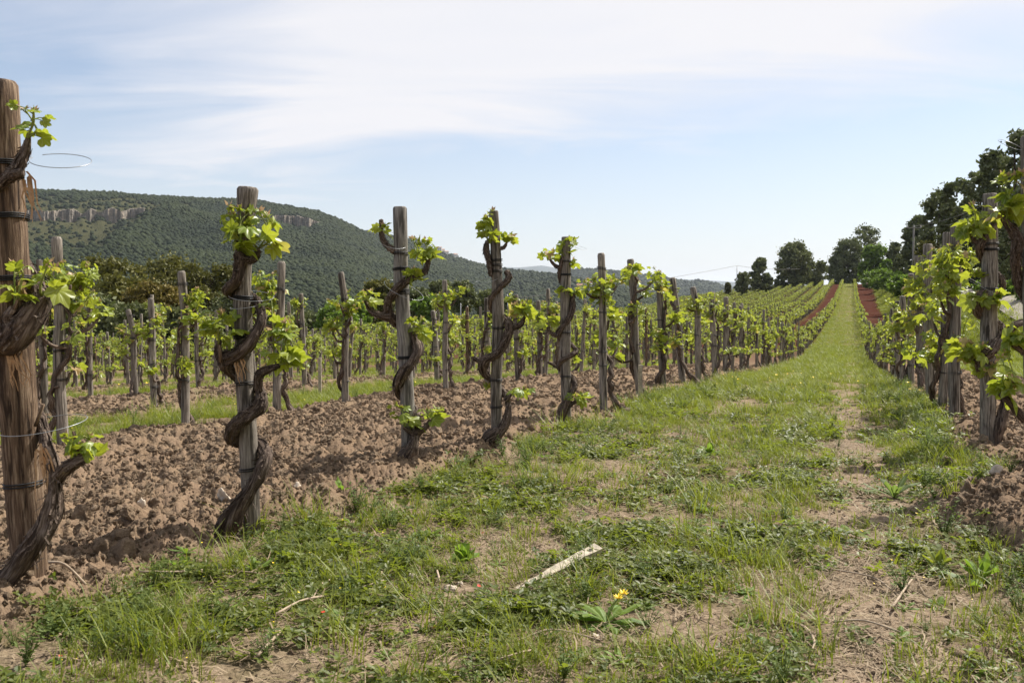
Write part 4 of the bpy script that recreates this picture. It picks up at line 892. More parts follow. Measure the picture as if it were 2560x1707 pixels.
for k in range(14):
    tr, arms, shoots = gen_vine(500 + k)
    r_ = np.random.default_rng(k); e = dict(trunk=tr.mesh('trunk', MBARK, True), arms=[a.mesh('arm', MBARK, True) for a in arms], shoots=[])
    fol = MB(); stm = MB()
    for st, tp, lv in shoots:
        e['shoots'].append((st.mesh('shoot', MSTEM, True), tp.mesh('bud_tip', MTIP), lv)); joined_leaves(lv, r_, fol)
    e['fol'] = fol.mesh('foliage', MVINE); VAR.append(e)
PVAR = []
for k in range(9):
    r_ = np.random.default_rng(40 + k); b = r_.normal(0, .014, (3, 2)); pts = [(0, 0, -.15), (b[0][0], b[0][1], .35), (b[1][0], b[1][1], .7), (b[2][0] * 1.2, b[2][1] * 1.2, 1.0)]
    PVAR.append(post_mesh(pts, [.036, .037, .035, .034], 60 + k, 11, mat=MPOSTB if k == 3 else MPOST, bevel=.2 + .3 * r_.random()))
mb = MB(); tie_mb(mb, np.zeros(3), np.array([0, 0, 1.]), .036, rng, 2); TIE = mb.mesh('tie', MTIE, True)
mb = MB(); tie_mb(mb, np.zeros(3), np.array([0, 0, 1.]), .036, rng, 3, .03); TIE2 = mb.mesh('tie', MTIE, True)
mb = MB(); ring_mb(mb, (.07, 0, 0), .085, .085, (.15, .1, 1), .0011); RING = mb.mesh('wire', MWIRE, True)
def row_vine(x, y, zg, H, tilt, k, pk, rz, labp, labv, dist, rs=1.0, ties=3, extra=0):
    r_ = np.random.default_rng(int(abs(x) * 1000 + abs(y) * 77))
    p = thing('vineyard_post', (x, y, zg), labp, 'post', GP, rz); TM = Euler((tilt[0], tilt[1], 0)).to_matrix()
    p.rotation_euler = (TM @ Matrix.Rotation(rz, 3, 'Z')).to_euler()
    o = obj('shaft', PVAR[pk], p); o.scale = (rs, rs, H); 
    for q in range(ties):
        z = H * (.15 + .8 * (q + r_.uniform(.1, .9)) / ties)
        o = obj('tie', TIE if r_.random() < .6 else TIE2, p); o.location = (0, 0, z); o.scale = (rs * 1.04,) * 2 + (1,); o.rotation_euler = (r_.normal(0, .08), r_.normal(0, .08), r_.uniform(0, 6))
    if dist < 16 and r_.random() < .5:
        o = obj('wire', RING, p); o.location = (0, 0, H * r_.uniform(.45, .93)); o.rotation_euler = (r_.normal(0, .25), r_.normal(0, .25), r_.uniform(0, 6))
    e = VAR[k]; s = H / 1.5 * r_.uniform(.93, 1.0)
    v = thing('grapevine', (x, y, zg), labv, 'grapevine', GVN, rz + (math.pi if r_.random() < .5 else 0)); v.rotation_euler = (TM @ Matrix.Rotation(v.rotation_euler[2], 3, 'Z')).to_euler(); v.scale = (min(1.12, s * rs),) * 2 + (s,)
    obj('trunk', e['trunk'], v)
    for a in e['arms']: obj('arm', a, v)
    for st, tp, lv in e['shoots']:
        sh = obj('shoot', st, v)
        if dist < 20: obj('bud_tip', tp, sh)
        if dist < 14.5:
            for mm, kk in lv: o = obj('leaf', LEAF[kk], sh); o.matrix_basis = Matrix(mm.tolist())
    if dist >= 14.5: obj('foliage', e['fol'], v, kind='stuff')
    if extra:
        e = VAR[(k + 5) % 14]
        for st, tp, lv in e['shoots'][::1 if extra > 1 else 2]:
            sh = obj('shoot', st, v)
            if dist < 14.5:
                for mm, kk in lv: o = obj('leaf', LEAF[kk], sh); o.matrix_basis = Matrix(mm.tolist())
        if dist >= 14.5: obj('foliage', e['fol'], v, kind='stuff')

# all stations of the rows
stations = []          # (u, v, row, px-measured post or None)
meas = [  # x, ytop, xbase, d, width px, row
    (1503, 633, 1510, 9.13, 20, 1), (1581, 647, 1602, 10.7, 18, 1), (1647, 678, 1660, 12.1, 17, 1), (1686, 693, 1708, 13.5, 17, 1), (1740, 717, 1748, 14.9, 16, 1), (1786, 730, 1790, 16.7, 15, 1), (1815, 742, 1816, 18.1, 13, 1),
    (140, 592, 152, 6.2, 28, 2), (456, 678, 458, 7.33, 21, 2), (703, 653, 690, 8.56, 21, 2), (861, 680, 862, 9.35, 17, 2), (1115, 700, 1115, 11.2, 13, 2), (1214, 745, 1216, 11.9, 15, 2), (1289, 736, 1295, 12.9, 13, 2), (1349, 751, 1350, 14.0, 12, 2),
    (376, 745, 383, 10.6, 16, 3), (328, 773, 336, 11.7, 14, 3), (1083, 776, 1092, 15.0, 13, 3),
    (2390, 565, 2392, 8.48, 27, 0), (2364, 581, 2358, 9.5, 22, 0), (2327, 610, 2332, 11.2, 25, 0), (2302, 639, 2309, 12.8, 20, 0), (2276, 684, 2282, 14.6, 16, 0), (2262, 740, 2258, 16.8, 14, 0), (2242, 752, 2244, 19.2, 13, 0)]
taken = {0: [], 1: [], 2: [], 3: []}
lbl_cnt = {}
def labels(row, i):
    rn = {0: 'the row right of the grass path', 1: 'the row left of the grass path'}.get(row, 'the %s row left of the grass path' % ordn(row - 1))
    return ('grey wooden post, %s from the front in %s' % (ordn(i), rn), 'leafy grapevine, %s from the front in %s' % (ordn(i), rn))
entries = []
for q in meas:
    x, yt, xb, d, wp, row = q; X, Y = (xb - CX) / F * d, d; zg = gz1(X, Y); top = P(x, yt, d); H = top[2] - zg
    u, v = uv(X, Y); taken[row].append(v)
    entries.append(dict(x=X, y=Y, zg=zg, H=H, tilt=(0, math.atan2(top[0] - X, H)), row=row, v=v, dist=math.hypot(X, Y), rs=wp * d / F / 2 / .036, m=True))
for row in range(0, 17):
    u0 = RROW if row == 0 else ROW1 - (row - 1) * ROW
    vs = {0: np.arange(20.4, 292, 1.22), 1: np.arange(19.0, 290, 1.22), 2: np.arange(15.2, 288, 1.22)}.get(row, np.arange(2.0, 286 - max(0, row - 9) * 5, 1.22))
    for v in vs:
        if row in (0, 1, 2) and len(taken[row]) and v < max(taken[row]) + .7: continue
        if row == 3 and any(abs(v - t) < .8 for t in taken[3]): continue
        if rng.random() < .04: continue
        uu, vv = u0 + rng.normal(0, .05), v + rng.normal(0, .12); X, Y = xy(uu, vv); az_ = math.degrees(math.atan2(X, Y))
        if Y < 1 or az_ < -33 or az_ > 33: continue
        entries.append(dict(x=X, y=Y, H=rng.normal(1.47, .12), tilt=(rng.normal(0, .035), rng.normal(0, .035)), row=row, v=vv, dist=math.hypot(X, Y), rs=rng.uniform(.8, 1.1), m=False))
# extra vines of the second row beside the frame's left edge
entries.sort(key=lambda e: e['dist'])
near = entries[:285]; rest = entries[285:]
for row in range(0, 17):
    es = sorted([e for e in near if e['row'] == row], key=lambda e: e['v']); off = {0: 2, 1: 5}.get(row, 0)
    for i, e in enumerate(es):
        lp, lv = labels(row, i + off)
        if e['rs'] > 1.12 and not e['m']: pass
        if 'zg' not in e: e['zg'] = gz1(e['x'], e['y'])
        k = int(rng.integers(0, 14)); pk = int(rng.integers(0, 9)); pk = 5 if (pk == 3 and e['m']) else pk
        row_vine(e['x'], e['y'], e['zg'], max(.9, e['H']), e['tilt'], k, pk, -TH, lp, lv, e['dist'], max(.62, min(1.6, e['rs'])), 4 if e['dist'] < 16 else 3, 1 if (e['m'] and row == 0) else 0)
# the vines too far to count: one mass of instances
def far_vine(seed, hi):
    mb = [MB(), MB(), MB()]; r_ = np.random.default_rng(seed); tr, arms, shoots = gen_vine(seed, hi=False)
    b = r_.normal(0, .02, 2); tube(mb[0], [(0, 0, -.1), (b[0], b[1], 1.5 * r_.uniform(.9, 1.05))], [.038, .034], 6, tc=None) if False else tube(mb[0], [(0, 0, -.1), (b[0], b[1], 1.5 * r_.uniform(.9, 1.05))], [.038, .034], 6)
    for t in [tr] + arms: 
        for V, T, Q, tcx in zip(t.V, [t.T[0] if t.T else None], [t.Q[0] if t.Q else None], t.A['tc']): mb[1].add(V, T, Q, tc=tcx)
    lv = [x for s_ in shoots for x in s_[2]]
    if not hi:
        lv = lv[::2]; 
        for m_, k in lv: m_[:3, :3] *= 1.45
    joined_leaves(lv, r_, mb[2])
    ms = [mb[0].mesh('a', MPOST, True), mb[1].mesh('b', MBARK, True), mb[2].mesh('c', MVINE)]
    V = []; T = []; Q = []; A = {k: [] for k in ('rnd', 'vein', 'tc')}; n = 0; mi = []
    for i, b_ in enumerate(mb):
        V += b_.V; T += b_.T and [t + n for t in b_.T]; Q += b_.Q and [q + n for q in b_.Q]
        for k in A: A[k] += b_.A[k]
        n += b_.n
    me = mesh_np('vine', np.concatenate(V), np.concatenate(T), np.concatenate(Q), {k: np.concatenate(v) for k, v in A.items()}, None, False)
    for m_ in (MPOST, MBARK, MVINE): me.materials.append(m_)
    # material per face by first vertex
    bounds = np.cumsum([b_.n for b_ in mb]); ls = np.empty(len(me.polygons), np.int32); me.polygons.foreach_get('loop_start', ls); vi = np.empty(len(me.loops), np.int32); me.loops.foreach_get('vertex_index', vi)
    me.polygons.foreach_set('material_index', np.searchsorted(bounds, vi[ls], side='right').astype(np.int32)); me.update()
    return me
fh = [far_vine(700 + i, True) for i in range(8)]; fl = [far_vine(800 + i, False) for i in range(8)]
X = np.array([e['x'] for e in rest]); Y = np.array([e['y'] for e in rest]); D = np.array([e['dist'] for e in rest]); Z = gz(X, Y)
m_ = len(X); rot = np.stack([rng.normal(0, .035, m_), rng.normal(0, .035, m_), -TH + (rng.random(m_) < .5) * math.pi], 1)
sc = rng.normal(1, .07, m_); sc3 = np.stack([np.full(m_, 1.0), np.full(m_, 1.0), sc], 1); sc3[:, :2] *= np.where(D > 70, 1.15, 1.0)[:, None]
scatter('distant_grapevines', np.stack([X, Y, Z], 1), rot, sc3, np.where(D < 70, rng.integers(0, 8, m_), rng.integers(8, 16, m_)), fh + fl, kind='stuff')
# short square stake by the seventh post
b = P(1600, 1003, 10.3); zg = gz1(b[0], b[1]); mb = MB(); box(mb, (0, 0, .15), (.045, .03, .52)); o = obj('stake', mb.mesh('stake', MPLANK)); o.location = (b[0], b[1], zg); o['label'] = 'short pale square stake at the grass edge below the seventh post'; o['category'] = 'stake'
b = P(800, 975, 12.5); zg = gz1(b[0], b[1]); mb = MB(); box(mb, (0, 0, .2), (.04, .03, .66)); o = obj('stake', mb.mesh('stake', MPLANK)); o.location = (b[0], b[1], zg); o['label'] = 'thin pale stake in the soil between the second and third posts'; o['category'] = 'stake'

# ------------------------------------------------------------------ plants of the ground
def blade(mb, r_, p0, h, w_, lean, rnd):
    a = r_.uniform(0, 6.283); d = np.array([math.cos(a), math.sin(a), 0]); s_ = np.array([-math.sin(a), math.cos(a), 0]); V = []
    for j in range(4):
        t = j / 3; c = p0 + d * lean * h * t * t + np.array([0, 0, h * (t - .25 * lean * t * t)]); ww = w_ * (1 - t) ** .6 * .5
        V += [c + s_ * ww, c - s_ * ww] if j < 3 else [c]
    mb.add(V, [(4, 5, 6)], [(0, 1, 3, 2), (2, 3, 5, 4)], rnd=rnd)
def tuft(seed, n, h, rad, w_=.004, lean=.6, mat=MGRASS):
    r_ = np.random.default_rng(seed); mb = MB()
    for k in range(n):
        q = r_.normal(0, rad, 2); blade(mb, r_, np.array([q[0], q[1], -.005]), h * r_.uniform(.4, 1.15), w_ * r_.uniform(.7, 1.4), lean * r_.uniform(.3, 1.7), r_.random() * .8)
    return mb.mesh('tuft', mat)
def leaflet(mb, c, d, L_, W, up, rnd, fold=.15):
    d = d / np.linalg.norm(d); s_ = np.cross(d, up); s_ /= np.linalg.norm(s_) + 1e-9; n_ = np.cross(s_, d)
    V = [c, c + d * L_ * .35 + s_ * W * .5 + n_ * W * fold, c + d * L_ * .75 + s_ * W * .38 + n_ * W * fold, c + d * L_, c + d * L_ * .75 - s_ * W * .38 + n_ * W * fold, c + d * L_ * .35 - s_ * W * .5 + n_ * W * fold, c + d * L_ * .5]
    mb.add(V, [(0, 1, 6), (1, 2, 6), (2, 3, 6), (3, 4, 6), (4, 5, 6), (5, 0, 6)], rnd=rnd, vein=[.6, 0, 0, .4, 0, 0, .8])
def clover(seed, n, rad, h, L_=.011, mat=MCLOV):
    r_ = np.random.default_rng(seed); mb = MB()
    for k in range(n):
        q = r_.normal(0, rad, 2); c = np.array([q[0], q[1], h * r_.uniform(.1, 1)]); rn = r_.random() * .8; a = r_.uniform(0, 6.28)
        for j in range(3):
            aa = a + j * 2.09; leaflet(mb, c, np.array([math.cos(aa), math.sin(aa), r_.normal(.1, .35)]), L_ * r_.uniform(.8, 1.3), L_ * .75, np.array([0, 0, 1.]), rn)
    return mb.mesh('clover', mat)
def rosette_mb(seed, n, L_, W, rise=.6):
    r_ = np.random.default_rng(seed); out_ = []
    for k in range(n):
        a = k * 2.4 + r_.uniform(-.3, .3); el = rise * r_.uniform(.35, 1.5); d = np.array([math.cos(a) * math.cos(el), math.sin(a) * math.cos(el), math.sin(el)]); s_ = np.array([-math.sin(a), math.cos(a), 0]); n_ = np.cross(d, s_)
        LL = L_ * r_.uniform(.6, 1.15); mb = MB(); V = []; 
        for j, (t, ww) in enumerate([(0, .12), (.25, .45), (.55, .95), (.82, .75), (1, .05)]):
            c = d * LL * t + np.array([0, 0, -.35 * LL * t * t * r_.uniform(.7, 1.3)]); q = W * ww * r_.uniform(.85, 1.15) / 2
            V += [c + s_ * q - n_ * q * .3, c, c - s_ * q - n_ * q * .3]
        mb.add(V, None, [(3 * j + e, 3 * j + e + 1, 3 * j + e + 4, 3 * j + e + 3) for j in range(4) for e in (0, 1)], rnd=r_.random() * .8, vein=[0, 1, 0] * 5); out_.append(mb)
    return out_
def rosette(seed, n, L_, W, rise=.6, mat=MBROAD):
    mb = MB()
    for q in rosette_mb(seed, n, L_, W, rise): mb.add(q.V[0], None, q.Q[0], rnd=q.A['rnd'][0][0], vein=q.A['vein'][0])
    return mb.mesh('rosette', mat)
def bushy(seed, n, h, rad, L_, W, mat=MWEED):
    r_ = np.random.default_rng(seed); mb = MB()
    for k in range(n):
        a = r_.uniform(0, 6.28); q = r_.uniform(.2, 1); top = np.array([math.cos(a) * rad * q, math.sin(a) * rad * q, h * r_.uniform(.5, 1)])
        for j in range(9):
            t = (j + 1) / 9; c = top * np.array([t, t, t ** .9]); b = r_.uniform(0, 6.28)
            leaflet(mb, c, np.array([math.cos(b), math.sin(b), .3 + r_.normal(0, .3)]), L_ * r_.uniform(.7, 1.3), W, np.array([0, 0, 1.]), r_.random() * .8)
        tube(mb, [(0, 0, 0), top * .5 + (0, 0, h * .04), top], [.0016, .0012, .0008], 3, cap=False)
    return mb.mesh('weed', mat)
def straw(seed, n, L_):
    r_ = np.random.default_rng(seed); mb = MB()
    for k in range(n):
        c = np.array([*r_.normal(0, .05, 2), r_.uniform(.002, .014)]); a = r_.uniform(0, 6.28); d = np.array([math.cos(a), math.sin(a), r_.normal(0, .12)]) * L_ * r_.uniform(.3, 1); s_ = np.array([-math.sin(a), math.cos(a), 0]) * .0013 * r_.uniform(.6, 2)
        m2 = c + d * .5 + r_.normal(0, .004, 3); mb.add([c - s_, c + s_, m2 + s_ * .9, m2 - s_ * .9, c + d + s_ * .5, c + d - s_ * .5], None, [(0, 1, 2, 3), (3, 2, 4, 5)], rnd=r_.random())
    return mb.mesh('straw', MSTRAW)
def flower(seed, mat=MFLOW, r0=.006, h=.04):
    r_ = np.random.default_rng(seed); mb = MB(); c = np.array([0, 0, h])
    for k in range(7):
        a = k * .9; d = np.array([math.cos(a), math.sin(a), .35]); s_ = np.array([-math.sin(a), math.cos(a), 0]) * r0 * .35
        mb.add([c, c + d * r0 * .6 + s_, c + d * r0, c + d * r0 * .6 - s_], None, [(0, 1, 2, 3)])
    return mb.mesh('flower', mat)
def clodmesh(seed, sub=2):
    V, T = crown_blob(seed + 50, sub, 1.0); n = V - (0, 0, .35); n /= np.linalg.norm(n, axis=1)[:, None] + 1e-9
    d = .62 + .8 * (vn(n[:, 0] * 1.3 + seed, n[:, 1] * 1.3, n[:, 2] * 1.3, seed) - .5) + .35 * (vn(n[:, 0] * 3.3, n[:, 1] * 3.3, n[:, 2] * 3.3, seed + 9) - .5) + .2 * (vn(n[:, 0] * 8, n[:, 1] * 8, n[:, 2] * 8, seed + 9) - .5)
    V = n * d[:, None]; V[:, 2] *= .75; mb = MB(); mb.add(V, T); return mb
CLS = [clodmesh(i, 2).mesh('clod', MC, False) for i in range(8)]
CL = [clodmesh(i, 3).mesh('clod', MC, False) for i in range(8)]
def pts_in(n, r0, r1, az0=-33, az1=33, seed=0):
    r_ = np.random.default_rng(seed); r = np.sqrt(r_.uniform(r0 * r0, r1 * r1, n)); a = np.radians(r_.uniform(az0, az1, n)); return r * np.sin(a), r * np.cos(a), r, r_
def area(r0, r1, deg=66): return math.radians(deg) / 2 * (r1 * r1 - r0 * r0)
def collect(rings, accept, seed):
    XX = []; YY = []; SS = []
    for i, (r0, r1, dens, sc_) in enumerate(rings):
        n = int(area(r0, r1) * dens); x, y, r, r_ = pts_in(n, r0, r1, seed=seed + i); u, v = uv(x, y); till, bare, heap = masks(u, v, x, y)
        k = r_.random(n) < accept(u, v, till, bare, x, y, r); XX.append(x[k]); YY.append(y[k]); SS.append(np.full(k.sum(), sc_))
    x = np.concatenate(XX); y = np.concatenate(YY); return x, y, gz(x, y), np.concatenate(SS)
def gpt(x, y):
    """the point of the ground seen at pixel (x, y)"""
    lo, hi = .8, 60.0
    f_ = lambda d: P(x, y, d)[2] - float(macro(np.array([P(x, y, d)[0]]), np.array([d]))[0])
    for _ in range(50):
        m = (lo + hi) / 2
        if f_(m) > 0: lo = m
        else: hi = m
    q = P(x, y, lo); return np.array([q[0], q[1], gz1(q[0], q[1])])
CLEAR = [(gpt(x, y), q) for x, y, q in [(1160, 1405, .09), (1515, 1560, .10), (1775, 1140, .10), (2235, 1245, .12), (2130, 1335, .08), (1740, 1330, .07), (2350, 1440, .06), (2450, 1480, .08), (1125, 1480, .09), (1290, 1480, .07), (1340, 1460, .06), (1390, 1440, .06), (1440, 1422, .06), (1490, 1405, .06), (1240, 1480, .08), (1450, 1460, .07)]]
def put(name, rings, accept, srcs, seed, smin=.7, smax=1.3, tilt=.12, sink=0, weights=None):
    x, y, z, s_ = collect(rings, accept, seed)
    if name in ('clover_cover', 'tall_grass_tufts', 'leafy_weeds', 'short_grass'):
        k = np.ones(len(x), bool)
        for q, rd in CLEAR: k &= (x - q[0]) ** 2 + (y - q[1]) ** 2 > rd * rd
        x, y, z, s_ = x[k], y[k], z[k], s_[k]
    r_ = np.random.default_rng(seed + 99); n = len(x)
    rot = np.stack([r_.normal(0, tilt, n), r_.normal(0, tilt, n), r_.uniform(0, 6.28, n)], 1); s_ = s_ * r_.uniform(smin, smax, n)
    idx = r_.choice(len(srcs), n, p=weights); print(name, n)
    return scatter(name, np.stack([x, y, z - sink * s_], 1), rot, s_, idx, srcs, kind='stuff')
infield = lambda u, v: (u > -43) & (v < 292) & (u < 30)
# clods over the worked soil
put('soil_clods', [(1.0, 6, 3800, .0095), (6, 12, 1300, .014), (12, 26, 260, .023)], lambda u, v, t, b, x, y, r: (t > .45) * (.35 + .65 * ss(-.2, .4, fbm(x * 2, y * 2, 2, 81))) , CLS, 1000, .35, 2.1, 3, 0.1)
put('large_soil_clods', [(1.5, 6, 120, .026), (6, 14, 55, .034), (14, 30, 8, .045)], lambda u, v, t, b, x, y, r: (t > .6) * 1.0, CL, 1100, .4, 2.3, 3, 0.2)
put('soil_crumbs', [(1.2, 5.5, 420, .0075), (5.5, 12, 70, .011)], lambda u, v, t, b, x, y, r: (t < .5) * (.25 + .75 * b), CL, 1200, .5, 2.0, 3, 0)
# low leafy cover
clsrc = [clover(i, 12, .028, .02, .014) for i in range(4)] + [clover(10 + i, 15, .036, .04, .019) for i in range(3)]
patch = lambda x, y, s=3: ss(-.35, .25, fbm(x * 2.1, y * 2.1, 3, s))
alley = lambda u: (u > ROW1 - .1) & (u < RROW + .4)
put('clover_cover', [(1.2, 3.5, 1050, .85), (3.5, 7, 440, 1.05), (7, 13, 90, 1.5)], lambda u, v, t, b, x, y, r: (1 - t) * (patch(x, y, 91) * (.25 + .75 * ss(-.35, .3, fbm(x * 7, y * 7, 2, 99)))) * (1 - .84 * b) * (u > -3) * (u < 6), clsrc, 2000, .7, 1.4, .2)
grs = [tuft(i, 16, .055, .022, .003) for i in range(4)] + [tuft(10 + i, 20, .09, .028, .0035, .7) for i in range(4)]
put('short_grass', [(1.2, 4, 330, .95), (4, 8, 270, 1.05), (8, 16, 190, 1.25), (16, 30, 85, 1.6), (30, 60, 24, 2.3)], lambda u, v, t, b, x, y, r: infield(u, v) * (1 - ss(.3, .6, t)) * patch(x, y, 92) * (1 - .8 * b) * np.where(r < 6, .65, 1), grs, 2100, .6, 1.4, .15)
grl = [tuft(30 + i, 34, .17, .03, .0042, .75) for i in range(4)] + [tuft(40 + i, 24, .24, .035, .004, .9) for i in range(3)]
put('tall_grass_tufts', [(1.3, 4, 11, .85), (4, 9, 16, .9), (9, 20, 14, .9), (20, 45, 5, 1.1)], lambda u, v, t, b, x, y, r: infield(u, v) * (t < .4) * (1 - b * .9) * np.clip(ss(-.1, .4, fbm(x * .9, y * .9, 3, 93)) + .8 * np.exp(-((u - ROW1 - .35) / .35) ** 2) * (v > 7.5) + .7 * np.exp(-((u + .55) / .22) ** 2), 0, 1), grl, 2200, .6, 1.35, .12)
fg = [tuft(60 + i, 18, .10, .10, .012, .8) for i in range(4)]
put('distant_grass', [(45, 100, 6, 1.4), (100, 300, 1.3, 2.4)], lambda u, v, t, b, x, y, r: infield(u, v) * (t < .5) * 1.0, fg, 2300, .7, 1.3, .1)
wd = [bushy(i, 8, .10, .07, .016, .007) for i in range(3)] + [bushy(10 + i, 10, .15, .09, .02, .009) for i in range(3)]
put('leafy_weeds', [(1.3, 4, 45, .7), (4, 9, 28, .95), (9, 16, 14, 1.1)], lambda u, v, t, b, x, y, r: (t < .6) * (1 - b) * np.clip(.30 * patch(x, y, 94) + .9 * np.exp(-((u - .62) / .28) ** 2) + .85 * np.exp(-((u - ROW1 - .3) / .3) ** 2) * (v < 6) + .8 * (u > 3.2) * (u < 6), 0, 1), wd, 2400, .6, 1.3, .1)
rs_ = [rosette(i, 9, .07, .02, .5) for i in range(3)] + [rosette(10 + i, 8, .10, .028, .7) for i in range(2)]
put('rosette_weeds', [(1.2, 4, 46, .65), (4, 9, 18, .8)], lambda u, v, t, b, x, y, r: (t < .4) * (1 - .8 * b) * .8 * (u > -3) * (u < 3), rs_, 2500, .5, 1.3, .1)
stw = [straw(i, 14, .09) for i in range(4)]
put('straw_litter', [(1.2, 4.5, 300, 1), (4.5, 10, 90, 1.2)], lambda u, v, t, b, x, y, r: (t < .6) * (.4 + .6 * b) * (u > -3.2) * (u < 3), stw, 2600, .6, 1.3, .05)
put('straw_on_soil', [(1.2, 8, 7, 1)], lambda u, v, t, b, x, y, r: (t > .6) * (u > -5), stw, 2650, .6, 1.3, .1)
put('tiny_yellow_flowers', [(1.3, 4, 40, .75), (4, 10, 16, 1), (10, 20, 3, 1.6)], lambda u, v, t, b, x, y, r: (t < .4) * ss(0, .3, fbm(x * 1.3, y * 1.3, 2, 95)) * (u < 2), [flower(1), flower(2, h=.06), flower(3, h=.025, r0=.004)], 2700, .6, 1.2, .3)
put('yellow_meadow_flowers', [(6, 12, 3, 1.5), (12, 22, 2.5, 2.0)], lambda u, v, t, b, x, y, r: (t < .4) * ss(.05, .3, fbm(x * .5, y * .5, 2, 96)), [flower(5, r0=.009, h=.10), flower(6, r0=.008, h=.07)], 2750, .7, 1.2, .3)
put('tiny_red_flowers', [(2, 6, 1.6, 1)], lambda u, v, t, b, x, y, r: (t < .4) * alley(u) * .8, [flower(7, MREDF, .007, .02)], 2800, .6, 1.3, .4)
# roadside grass bank on the right
bk = [tuft(80 + i, 26, .22, .07, .008, .7) for i in range(3)]
put('roadside_grass', [(12, 35, 9, 1.2), (35, 75, 2.2, 1.8)], lambda u, v, t, b, x, y, r: (u > 3.3) * (u < 22) * (np.abs(u - 7.6 - 1.6 * np.sin((v - 20) / 40)) > 1.7), bk, 2900, .6, 1.4, .1)

# ------------------------------------------------------------------ single plants, plank, stones, twigs
def gpt(x, y):
    """the point of the ground seen at pixel (x, y)"""
    lo, hi = .8, 60.0
    f_ = lambda d: P(x, y, d)[2] - float(macro(np.array([P(x, y, d)[0]]), np.array([d]))[0])
    for _ in range(50):
        m = (lo + hi) / 2
        if f_(m) > 0: lo = m
        else: hi = m
    q = P(x, y, lo); return np.array([q[0], q[1], gz1(q[0], q[1])])
def weed(px_, py_, n, L_, W, rise, label, seed, mat=MBROAD, flowers=0, name='broadleaf_weed'):
    L_ *= 1.15; W *= 1.15
    p = gpt(px_, py_); t = thing(name, p, label, 'weed', 'broad leaved weeds in the grass')
    for i, mb in enumerate(rosette_mb(seed, n, L_, W, rise)): obj('leaf', mb.mesh('leaf', mat), t)
    for k in range(flowers):
        r_ = np.random.default_rng(seed + k); q = np.array([.035 + .02 * k, -.02 + .04 * k, .085])
        mb = MB(); tube(mb, [(0, 0, 0), q * (.5, .5, .7), q], [.002, .0017, .0015], 5); obj('stalk', mb.mesh('stalk', MSTEM), t)
        mb = MB()
        for j in range(34):
            a = j * 2.4; rr = .019 * r_.uniform(.6, 1); d = np.array([math.cos(a), math.sin(a), .12 + .3 * (j % 3)]); s_ = np.array([-math.sin(a), math.cos(a), 0]) * .0025
            mb.add([q, q + d * rr * .6 + s_, q + d * rr, q + d * rr * .6 - s_], None, [(0, 1, 2, 3)])
        obj('flower_head', mb.mesh('flower_head', MFLOW), t)
weed(1160, 1405, 22, .10, .034, .95, 'lush upright broad leaved weed left of the plank', 1)
weed(1515, 1560, 26, .125, .032, .6, 'dandelion like plant with yellow flower heads below the plank', 2, flowers=2)
weed(1775, 1140, 18, .11, .035, 1.0, 'bright green rosette weed in the middle of the grass path', 3)
weed(2235, 1245, 16, .17, .032, .8, 'grey green long leaved weed by the right soil heap', 4, MWEED)
weed(2130, 1335, 16, .10, .035, .4, 'spreading pale green weed on the bare track', 5)
weed(1740, 1330, 12, .09, .03, .4, 'flat toothed rosette right of the plank end', 6)
weed(2350, 1440, 12, .10, .03, 1.1, 'small yellow green plant on the bare ground at right', 7, MGRASS)
weed(2450, 1480, 10, .13, .045, 1.1, 'yellow green broad leaves before the right soil', 8, MBROAD)
weed(1060, 1340, 14, .085, .03, .6, 'low cluster of oval leaves left of the lush weed', 9)
weed(855, 1250, 10, .09, .03, 1.0, 'two tall pale oval leaves near the third post', 10)
weed(640, 1430, 8, .085, .022, .9, 'small pale rosette at the foot of the second post', 11)
weed(450, 1430, 9, .07, .025, .9, 'small green sprout alone on the ploughed soil', 12)
weed(1960, 1190, 20, .12, .03, .35, 'dark green flat patch of leaves beside the bare track', 13, MCLOV)
weed(1870, 1150, 16, .11, .03, .35, 'dark low leaf patch left of the track', 14, MCLOV)
# tall grasses of their own
def bigtuft(px_, py_, n, h, rad, lean, label, seed, mat=MGRASS):
    p = gpt(px_, py_); o = obj('grass_tuft', tuft(seed, n, h, rad, .0042, lean, mat)); o.location = p; o['label'] = label; o['category'] = 'grass tuft'; o['group'] = 'tall grass tufts'
bigtuft(400, 1640, 120, .20, .07, .7, 'big bright grass tuft at the bottom left', 1)
bigtuft(300, 1610, 70, .16, .06, .7, 'grass tuft left of the big bottom left tuft', 2)
bigtuft(570, 1440, 70, .20, .05, 1.1, 'spreading grass tuft before the second post', 3)
bigtuft(1900, 1420, 110, .20, .09, 1.0, 'spreading tall grass tuft right of the plank', 4)
bigtuft(1850, 1330, 60, .17, .06, 1.0, 'grass tuft behind the spreading tuft at centre right', 5)
bigtuft(1990, 1235, 120, .15, .07, .7, 'dense grass hummock left of the bare track', 6)
bigtuft(350, 1300, 60, .10, .04, .9, 'withered reddish grass tuft on the ploughed soil', 7, MSTRAW)
bigtuft(500, 1210, 40, .10, .04, .8, 'dry straw tuft at the far side of the ploughed soil', 8, MSTRAW)
bigtuft(2490, 1190, 26, .17, .03, 1.1, 'reddish bladed grass at the foot of the right vine', 9)
bigtuft(2400, 1290, 60, .17, .06, .9, 'long bladed grass on the right soil heap', 10)
bigtuft(860, 1640, 40, .22, .05, .6, 'thin tall grass at the bottom centre left', 11)
bigtuft(2000, 1600, 60, .15, .07, .9, 'grass tuft at the bottom right of the path', 12)
bigtuft(1620, 1640, 60, .12, .06, .9, 'grass tuft at the bottom edge of the path', 13)
